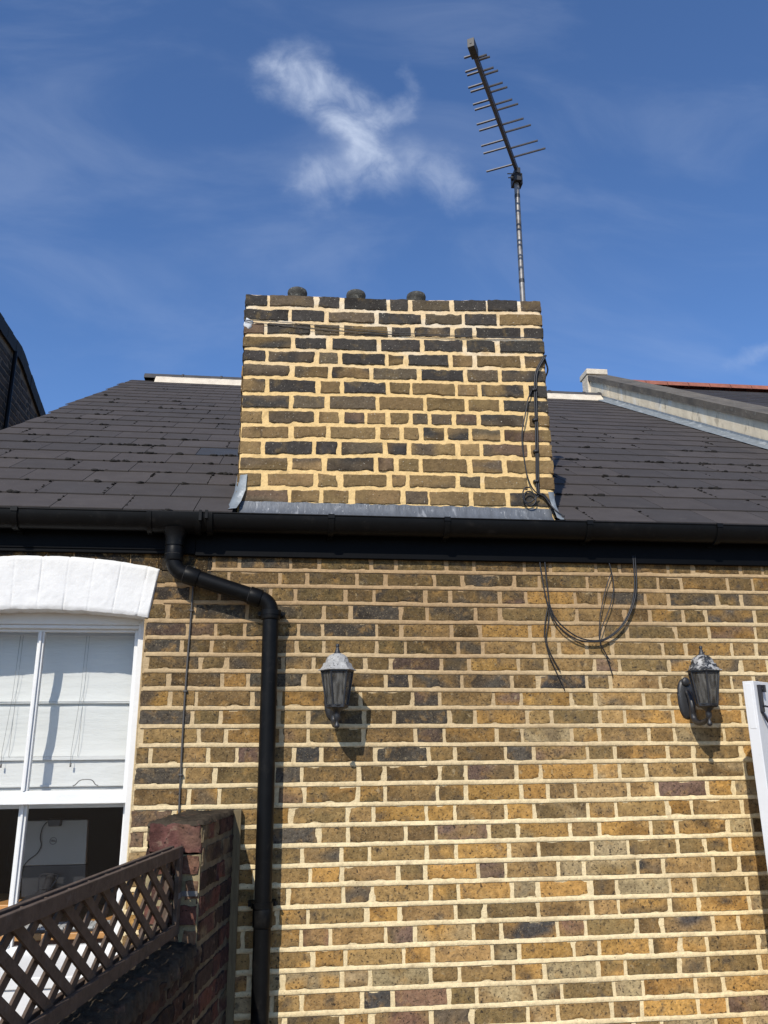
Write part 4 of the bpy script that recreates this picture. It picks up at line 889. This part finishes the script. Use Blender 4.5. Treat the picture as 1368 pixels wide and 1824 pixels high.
# ---------------------------------------------------------------- garden wall, pier, trellis
gd = Vector((.170, .9854, 0)); gn = Vector((.9854, -.170, 0)); Wo = Vector((-.284, -.483, 0)); Z = Vector((0, 0, 1))
DR = (.115, .05, .037); DR2 = (.08, .042, .033); DB = (.045, .031, .025); DY = (.16, .12, .07)
def garden_wall():
    t = thing('garden_wall', 'dark red brick boundary wall and pier jutting from the house', 'wall', tuple(Wo)); inv = Matrix.Translation(-Wo)
    def prt(mb, nm, m, **k): o = mb.build(nm, m, None, **k); o.parent = t; o.matrix_parent_inverse = inv; return o
    def faceb(mb, T, u0, u1, z0, z1, top_hi=None, cols=(DR, DR2, DB, DB, DY), g=.078, hdr=(.215, .105), rough=.0035, mcol=(.17, .14, .085)):
        mb_c = lambda u, w: tuple(c * (.8 + .4 * nn(u * 5, w * 5, 1)) for c in mcol)
        nu = max(2, int((u1 - u0) / .02)); nw = max(2, int((z1 - z0) / .02)); ids = []
        for j in range(nw + 1): ids.append([mb.vert(T(lerp(u0, u1, i / nu), lerp(z0, z1, j / nw), .001 + .003 * nn(i * .6, j * .6, 2)), mb_c(i * .1, j * .1)) for i in range(nu + 1)])
        for j in range(nw):
            for i in range(nu): mb.face([ids[j][i], ids[j][i + 1], ids[j + 1][i + 1], ids[j + 1][i]], 1)
        z = z1; r = 0
        while z > z0 + .03:
            u = u0 - (.06 if r % 2 else 0); k = r
            while u < u1:
                ln = hdr[k % len(hdr)]; k += 1; a, b = max(u, u0 + .001), min(u + ln, u1 - .001); u += ln + .012
                if b - a < .03: continue
                brick(mb, T, a, b, lambda q, z=z: z - g + .013, lambda q, z=z: z - .003, rc(*cols), random.uniform(.003, .010), rough, .006, 0, .02, rc(*cols))
            z -= g; r += 1
    PL = .49; PW = .19; zt_ = 1.375
    m = MB(); o = Wo + gd * PL
    faceb(m, lambda u, w, n: tuple(Wo + gd * u + gn * n + Z * w), 0, PL, .0, zt_, g=.079)                         # flank in shade
    Tfp = lambda u, w, n: tuple(Wo - gn * (PW - u) - gd * n + Z * w)
    faceb(m, Tfp, 0, PW, .95, zt_ - .105, cols=(DR, DR, (.20, .085, .055), DR2, (.17, .10, .06)), g=.079, hdr=(.105, .07), mcol=(.33, .27, .15))
    # the taller, cracked capping course
    brick(m, Tfp, 0.0, PW, lambda u: zt_ - .100, lambda u: zt_ - .002, (.125, .055, .045), .008, .006, .006, 0, .012, (.16, .095, .06))
    faceb(m, lambda u, w, n: tuple(Wo - gn * PW + gd * (PL - u) - gn * n + Z * w), 0, PL, .9, zt_)
    m.col = (.1, .08, .06)
    prt(m, 'pier', [RBR, MOSSY if False else mat('dirty_garden_mortar', attr='col', rough=.95, var=.35, vscale=30, bump=.004, bscale=60)], smooth=True, autos=60)
    m = MB(); ids = []; nu, nv = 26, 46
    for i in range(nu + 1):
        row = []
        for j in range(nv + 1):
            a = lerp(-.008, PW + .008, i / nu); b = lerp(-.008, PL, j / nv); e = (i in (0, nu) or j == 0)
            p = Wo - gn * (PW - a) + gd * b + Z * (zt_ + .003 + .006 * nn(a * 30, b * 30, 1) + .004 * nn(a * 90, b * 90, 1) - (.014 if e else 0) + .006 * (b / PL))
            row.append(m.vert(p))
        ids.append(row)
    for i in range(nu):
        for j in range(nv): m.face([ids[i][j], ids[i + 1][j], ids[i + 1][j + 1], ids[i][j + 1]])
    prt(m, 'pier_cap', MOSSY, smooth=True)
    # lower wall running towards the viewer
    LW = 2.6; ztw = .985
    m = MB(); faceb(m, lambda u, w, n: tuple(Wo - gd * LW + gd * u + gn * n + Z * w), 0, LW, .0, ztw - .02, cols=((.03, .02, .016), (.04, .025, .02), (.055, .028, .02), (.02, .017, .015)), rough=.006, mcol=(.07, .055, .035))  # shaded side painted in near-black bricks, darker than the far side
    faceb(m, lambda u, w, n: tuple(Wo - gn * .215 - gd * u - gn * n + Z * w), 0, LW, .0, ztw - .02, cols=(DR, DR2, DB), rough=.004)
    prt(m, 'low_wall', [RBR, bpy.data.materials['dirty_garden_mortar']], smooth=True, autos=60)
    m = MB(); ids = []; nu, nv = 22, 200
    for i in range(nu + 1):
        row = []
        for j in range(nv + 1):
            a = lerp(0, .215, i / nu); b = lerp(0, LW, j / nv); ed = i in (0, nu); k = min(i, nu - i) / (nu / 2)
            zz = ztw + .010 * min(1, k * 2) + .010 * nn(a * 25, b * 25, 1) + .008 * nn(a * 60, b * 60, 3) - (.05 if ed else 0)
            off = gn * (.012 * nn(b * 20, 1, a * 9)) * (1 if i >= nu - 1 else 0)
            row.append(m.vert(Wo - gn * (.215 - a) - gd * b + off + gn * (.010 if i >= nu - 1 else 0) + Z * zz))
        ids.append(row)
    for i in range(nu):
        for j in range(nv): m.face([ids[i][j], ids[i][j + 1], ids[i + 1][j + 1], ids[i + 1][j]])
    prt(m, 'wall_top', MOSSY, smooth=True)
garden_wall()

def trellis():
    T0 = Vector((-.368, -.488, 0)); e = -gd; z0, z1, LT = 1.022, 1.300, 1.83
    t = thing('wooden_trellis', 'dark stained diamond lattice trellis standing on the garden wall', 'trellis', (T0.x, T0.y, z0)); inv = Matrix.Translation((-T0.x, -T0.y, -z0))
    def prt(mb, nm, m=TIM, **k): o = mb.build(nm, m, None, **k); o.parent = t; o.matrix_parent_inverse = inv; return o
    def bar(mb, l0, l1, za, zb, n0, n1): mb.obox(T0 + e * l0 + gn * n0 + Z * za, gn * (n1 - n0), e * (l1 - l0), Z * (zb - za))
    for n0, n1 in ((.009, .024), (-.024, -.009)):
        for za, zb in ((z1 - .036, z1), (z0, z0 + .036)):
            m = MB(); bar(m, -.004, LT, za, zb, n0, n1); prt(m, 'rail', bevel=.002)
        for l in (0, LT - .036):
            m = MB(); bar(m, l, l + .036, z0 + .036, z1 - .036, n0 + (.001 if n0 > 0 else -.001), n1 + (.001 if n0 > 0 else -.001)); prt(m, 'post', bevel=.002)
    H = z1 - z0 - .012; w = .0125
    def slat(mb, lt, lb, n0, n1):
        # lt, lb: distance along the panel at top and bottom; clipped to the panel ends
        a = Vector((lt, z1 - .014)); b = Vector((lb, z0 + .006)); D = b - a
        ts = [0, 1]
        for lim in (.004, LT - .004):
            if (a.x - lim) * (b.x - lim) < 0:
                tt = (lim - a.x) / D.x
                if a.x < .004 or a.x > LT - .004: ts[0] = tt
                else: ts[1] = tt
        if max(a.x, b.x) < .004 or min(a.x, b.x) > LT - .004 or ts[1] - ts[0] < .12: return
        p, q = a + D * ts[0], a + D * ts[1]; nrm = Vector((-D.y, D.x)).normalized() * w
        P8 = []
        for nn_ in (n0, n1):
            for c in (p - nrm, p + nrm, q + nrm, q - nrm): P8.append(T0 + e * c.x + Z * c.y + gn * nn_)
        mb.hexa(P8)
    for k in range(-4, 19):
        lt = .0915 + .1205 * k; m = MB(); slat(m, lt, lt - .40 + random.uniform(-.008, .008), .0015, .0088)
        if m.v: prt(m, 'slat')
        lt = .0135 + .1205 * k + random.uniform(-.004, .004); m = MB(); slat(m, lt, lt + .34, -.0088, -.0015)
        if m.v: prt(m, 'slat')
    m = MB(); m.obox(T0 + e * .03 + gn * .024 + Z * 1.135, -e * .04, gn * .002, Z * .018); m.obox(T0 - e * .008 + gn * .0245 + Z * 1.138, gn * .055, -e * .0025, Z * .016)
    for s_ in (.035, .06, .072): m.tube([T0 - e * .0105 + gn * s_ + Z * 1.146, T0 - e * .0065 + gn * s_ + Z * 1.146], .003, 8)
    prt(m, 'steel_bracket', STEEL)
trellis()
m = MB(); m.box((-.2035, -.036, .0), (-.172, -.007, 1.385)); tag(m.build('timber_batten', TIMB, None, bevel=.002), 'upright greenish timber batten fixed between brick pier and house wall', 'batten')

# ---------------------------------------------------------------- party parapet on the right
def parapet():
    X = 3.87; t = thing('parapet_wall', 'sloping rendered parapet wall with weathered stone coping at the roof edge', 'parapet', (X, 0, 2.6)); inv = Matrix.Translation((-X, 0, -2.6))
    def prt(mb, nm, m, **k): o = mb.build(nm, m, None, **k); o.parent = t; o.matrix_parent_inverse = inv; return o
    # lines along the slope: height above the slates
    def line(y, h): return h
    ya, yb = -.05, 5.72
    zr = lambda y: 2.619 + (y + .1) * math.tan(PH)
    n = 40; m = MB(); A = []; B = []; C1 = []; D_ = []
    for i in range(n + 1):
        y = lerp(ya, yb, i / n); A.append(m.vert((X, y, zr(y) - .05))); B.append(m.vert((X, y, zr(y) + .235))); C1.append(m.vert((X + .22, y, zr(y) + .235))); D_.append(m.vert((X + .22, y, zr(y) - .4)))
    for i in range(n):
        m.face([A[i + 1], A[i], B[i], B[i + 1]]); m.face([B[i + 1], B[i], C1[i], C1[i + 1]]); m.face([C1[i + 1], C1[i], D_[i], D_[i + 1]])
    m.face([A[0], D_[0], C1[0], B[0]]); m.face([A[-1], B[-1], C1[-1], D_[-1]])
    prt(m, 'rendered_face', REND)
    c = MB(); y = ya - .04
    while y < yb:
        y2 = min(y + .62, yb + .03); h0 = .236 + random.uniform(0, .006); s = .004; k = 6; 
        for q in range(k):
            a, b = lerp(y, y2 - s, q / k), lerp(y, y2 - s, (q + 1) / k); w0 = .006 * nn(a * 5, 1, 1); w1 = .006 * nn(b * 5, 1, 1)
            c.hexa([(X - .025, a, zr(a) + h0), (X + .26, a, zr(a) + h0), (X + .26, b, zr(b) + h0), (X - .025, b, zr(b) + h0), (X - .025, a, zr(a) + h0 + .075 + w0), (X + .26, a, zr(a) + h0 + .095), (X + .26, b, zr(b) + h0 + .095), (X - .025, b, zr(b) + h0 + .075 + w1)])
        y = y2
    prt(c, 'coping', STONE)
    c = MB(); c.box((X - .04, yb - .02, zr(yb) + .33), (X + .25, yb + .25, zr(yb) + .41)); c.box((X - .03, yb + .001, zr(yb) - .3), (X + .22, yb + .2, zr(yb) + .3299)); prt(c, 'apex_block', CREAM, bevel=.01)
    f = MB(); n = 60; prev = None
    for i in range(n + 1):
        y = lerp(ya, yb - .1, i / n); st = .006 * ((i * 1.0) % 4) / 4
        now = [f.vert((X - .012, y, zr(y) + .072 + .004 * nn(i * .5, 0, 0))), f.vert((X - .015, y, zr(y) + .05)), f.vert((X - .05, y, zr(y) + .034)), f.vert((X - .10, y, zr(y) + .030 + .004 * nn(i * .4, 1, 0))), f.vert((X - .125 - .012 * nn(i * .3, 5, 0), y, zr(y) + .022))]
        if prev:
            for a in range(4): f.face([prev[a], prev[a + 1], now[a + 1], now[a]])
        prev = now
    prt(f, 'lead_flashing', LEADP, smooth=True, autos=40)
parapet()

# ---------------------------------------------------------------- neighbours
def neighbours():
    # right: slate roof with red ridge tiles beyond the parapet
    t = thing('neighbour_house', 'next house with dark slate roof and red ridge tiles beyond parapet', 'house', (6, 3, 0)); inv = Matrix.Translation((-6, -3, 0))
    def prt(mb, nm, m, **k): o = mb.build(nm, m, None, **k); o.parent = t; o.matrix_parent_inverse = inv; return o
    m = MB(); x0, x1, yr, zr = 4.35, 10.5, 6.5, 6.58; tn = math.tan(PH); g = .22; rows = 26
    for i in range(rows):
        ya_, yb_ = yr - i * g, yr - (i + 1) * g; za, zb = zr - i * g * tn, zr - (i + 1) * g * tn; x = x0 - (.15 if i % 2 else 0)
        while x < x1:
            m.col = rc((.040, .038, .042), (.046, .043, .045)); a, b = max(x, x0), min(x + .297, x1); x += .3
            m.hexa([(a, yb_, zb + .006), (b, yb_, zb + .006), (b, ya_, za), (a, ya_, za), (a, yb_, zb + .016), (b, yb_, zb + .016), (b, ya_, za + .006), (a, ya_, za + .006)])
    m.col = (.04, .04, .04); m.quadpts((x0, yr, zr), (x1, yr, zr), (x1, 2 * yr, zr - yr * tn), (x0, 2 * yr, zr - yr * tn))
    prt(m, 'roof', SL)
    r = MB(); x = x0
    while x < x1:
        P_ = [(.12 * math.cos(math.pi * a / 6), .10 * math.sin(math.pi * a / 6)) for a in range(7)]; A = [r.vert((x, yr - c, zr + h)) for c, h in P_]; B = [r.vert((x + .31, yr - c, zr + h)) for c, h in P_]
        for a in range(6): r.face([A[a], B[a], B[a + 1], A[a + 1]])
        r.face(A); r.face(B[::-1]); x += .32
    prt(r, 'ridge_tiles', RRID, smooth=True, autos=40)
    m = MB(); m.box((4.36, .8, 0), (10.4, 12, zr - (yr - .9) * tn - .05)); 
    i = [m.vert(p) for p in ((4.36, .85, 2.5), (4.36, 12, 2.5), (4.36, yr, zr - .05))]; m.face(i); prt(m, 'wall', REND)
    # left: dark brick gable seen from below, in its own shade
    t = thing('neighbour_house', 'tall dark brick side wall of the next house, in shade at left', 'house', (-3, 4, 0)); inv = Matrix.Translation((3, -4, 0))
    X = -3.0; y0, y1 = 3.3, 7.6
    top = lambda y: 5.86 if y < 4.78 else 5.86 - (y - 4.78) * .345
    T = lambda u, w, n: (X + n, u, w)
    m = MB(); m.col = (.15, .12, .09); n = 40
    A = [m.vert(T(lerp(y0, y1, i / n), 0, 0)) for i in range(n + 1)]; B = [m.vert(T(lerp(y0, y1, i / n), top(lerp(y0, y1, i / n)), 0)) for i in range(n + 1)]
    for i in range(n): m.face([A[i], A[i + 1], B[i + 1], B[i]], 1)
    m.quadpts((X, y0, 0), (X, y0, 5.86), (X - 5, y0, 5.86), (X - 5, y0, 0), 1); m.quadpts((X, y0, 5.86), (X, 4.78, 5.86), (X - 5, 4.78, 5.86), (X - 5, y0, 5.86), 1)
    m.quadpts((X, y1, 0), (X - 5, y1, 0), (X - 5, y1, top(y1)), (X, y1, top(y1)), 1); m.quadpts((X, 4.78, 5.86), (X, y1, top(y1)), (X - 5, y1, top(y1)), (X - 5, 4.78, 5.86), 1)
    z = 3.9; r = 0
    while z < 5.86:
        u = y0 - (.17 if r % 2 else 0); k = r
        while u < y1:
            ln = (.215, .102)[k % 2]; k += 1; a, b = max(u, y0), min(u + ln, y1); u += ln + .012
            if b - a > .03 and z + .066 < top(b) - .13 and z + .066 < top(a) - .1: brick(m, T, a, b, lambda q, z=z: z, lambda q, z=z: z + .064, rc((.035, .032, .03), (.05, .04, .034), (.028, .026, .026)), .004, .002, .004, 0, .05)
        z += .077; r += 1
    o = m.build('wall', [mat('near_black_brick', attr='col', rough=.95, var=.3, vscale=30, bump=.003), mat('dark_brown_mortar', attr='col', rough=.95, var=.3, vscale=20)], None, smooth=True, autos=60); o.parent = t; o.matrix_parent_inverse = inv  # near-black brick colours over dark brown mortar
    m = MB(); k = 30
    for i in range(k):
        a, b = lerp(y0, y1, i / k), lerp(y0, y1, (i + 1) / k) - .004; za, zb = top(a), top(b); j = .008 * nn(i * 1.3, 2, 2)
        m.hexa([(X - .25, a, za - .02), (X + .035 + j, a, za - .14), (X + .035 + j, b, zb - .14), (X - .25, b, zb - .02), (X - .25, a, za + .03 + j), (X + .035 + j, a, za + .015 + j), (X + .035 + j, b, zb + .015 + j), (X - .25, b, zb + .03 + j)])
    o = m.build('verge', mat('black_verge_board', (.012, .012, .013), .8, var=.3), None); o.parent = t; o.matrix_parent_inverse = inv
    m = MB(); m.tube([(X + .04, 4.56, 5.72), (X + .04, 4.56, 3.5)], .022, 10); o = m.build('wall_pipe', BLK, None, smooth=True); o.parent = t; o.matrix_parent_inverse = inv
neighbours()

# ---------------------------------------------------------------- ground
m = MB(); m.quadpts((-400, -400, 0), (400, -400, 0), (400, 400, 0), (-400, 400, 0)); g = m.build('ground', GRND); g['kind'] = 'structure'
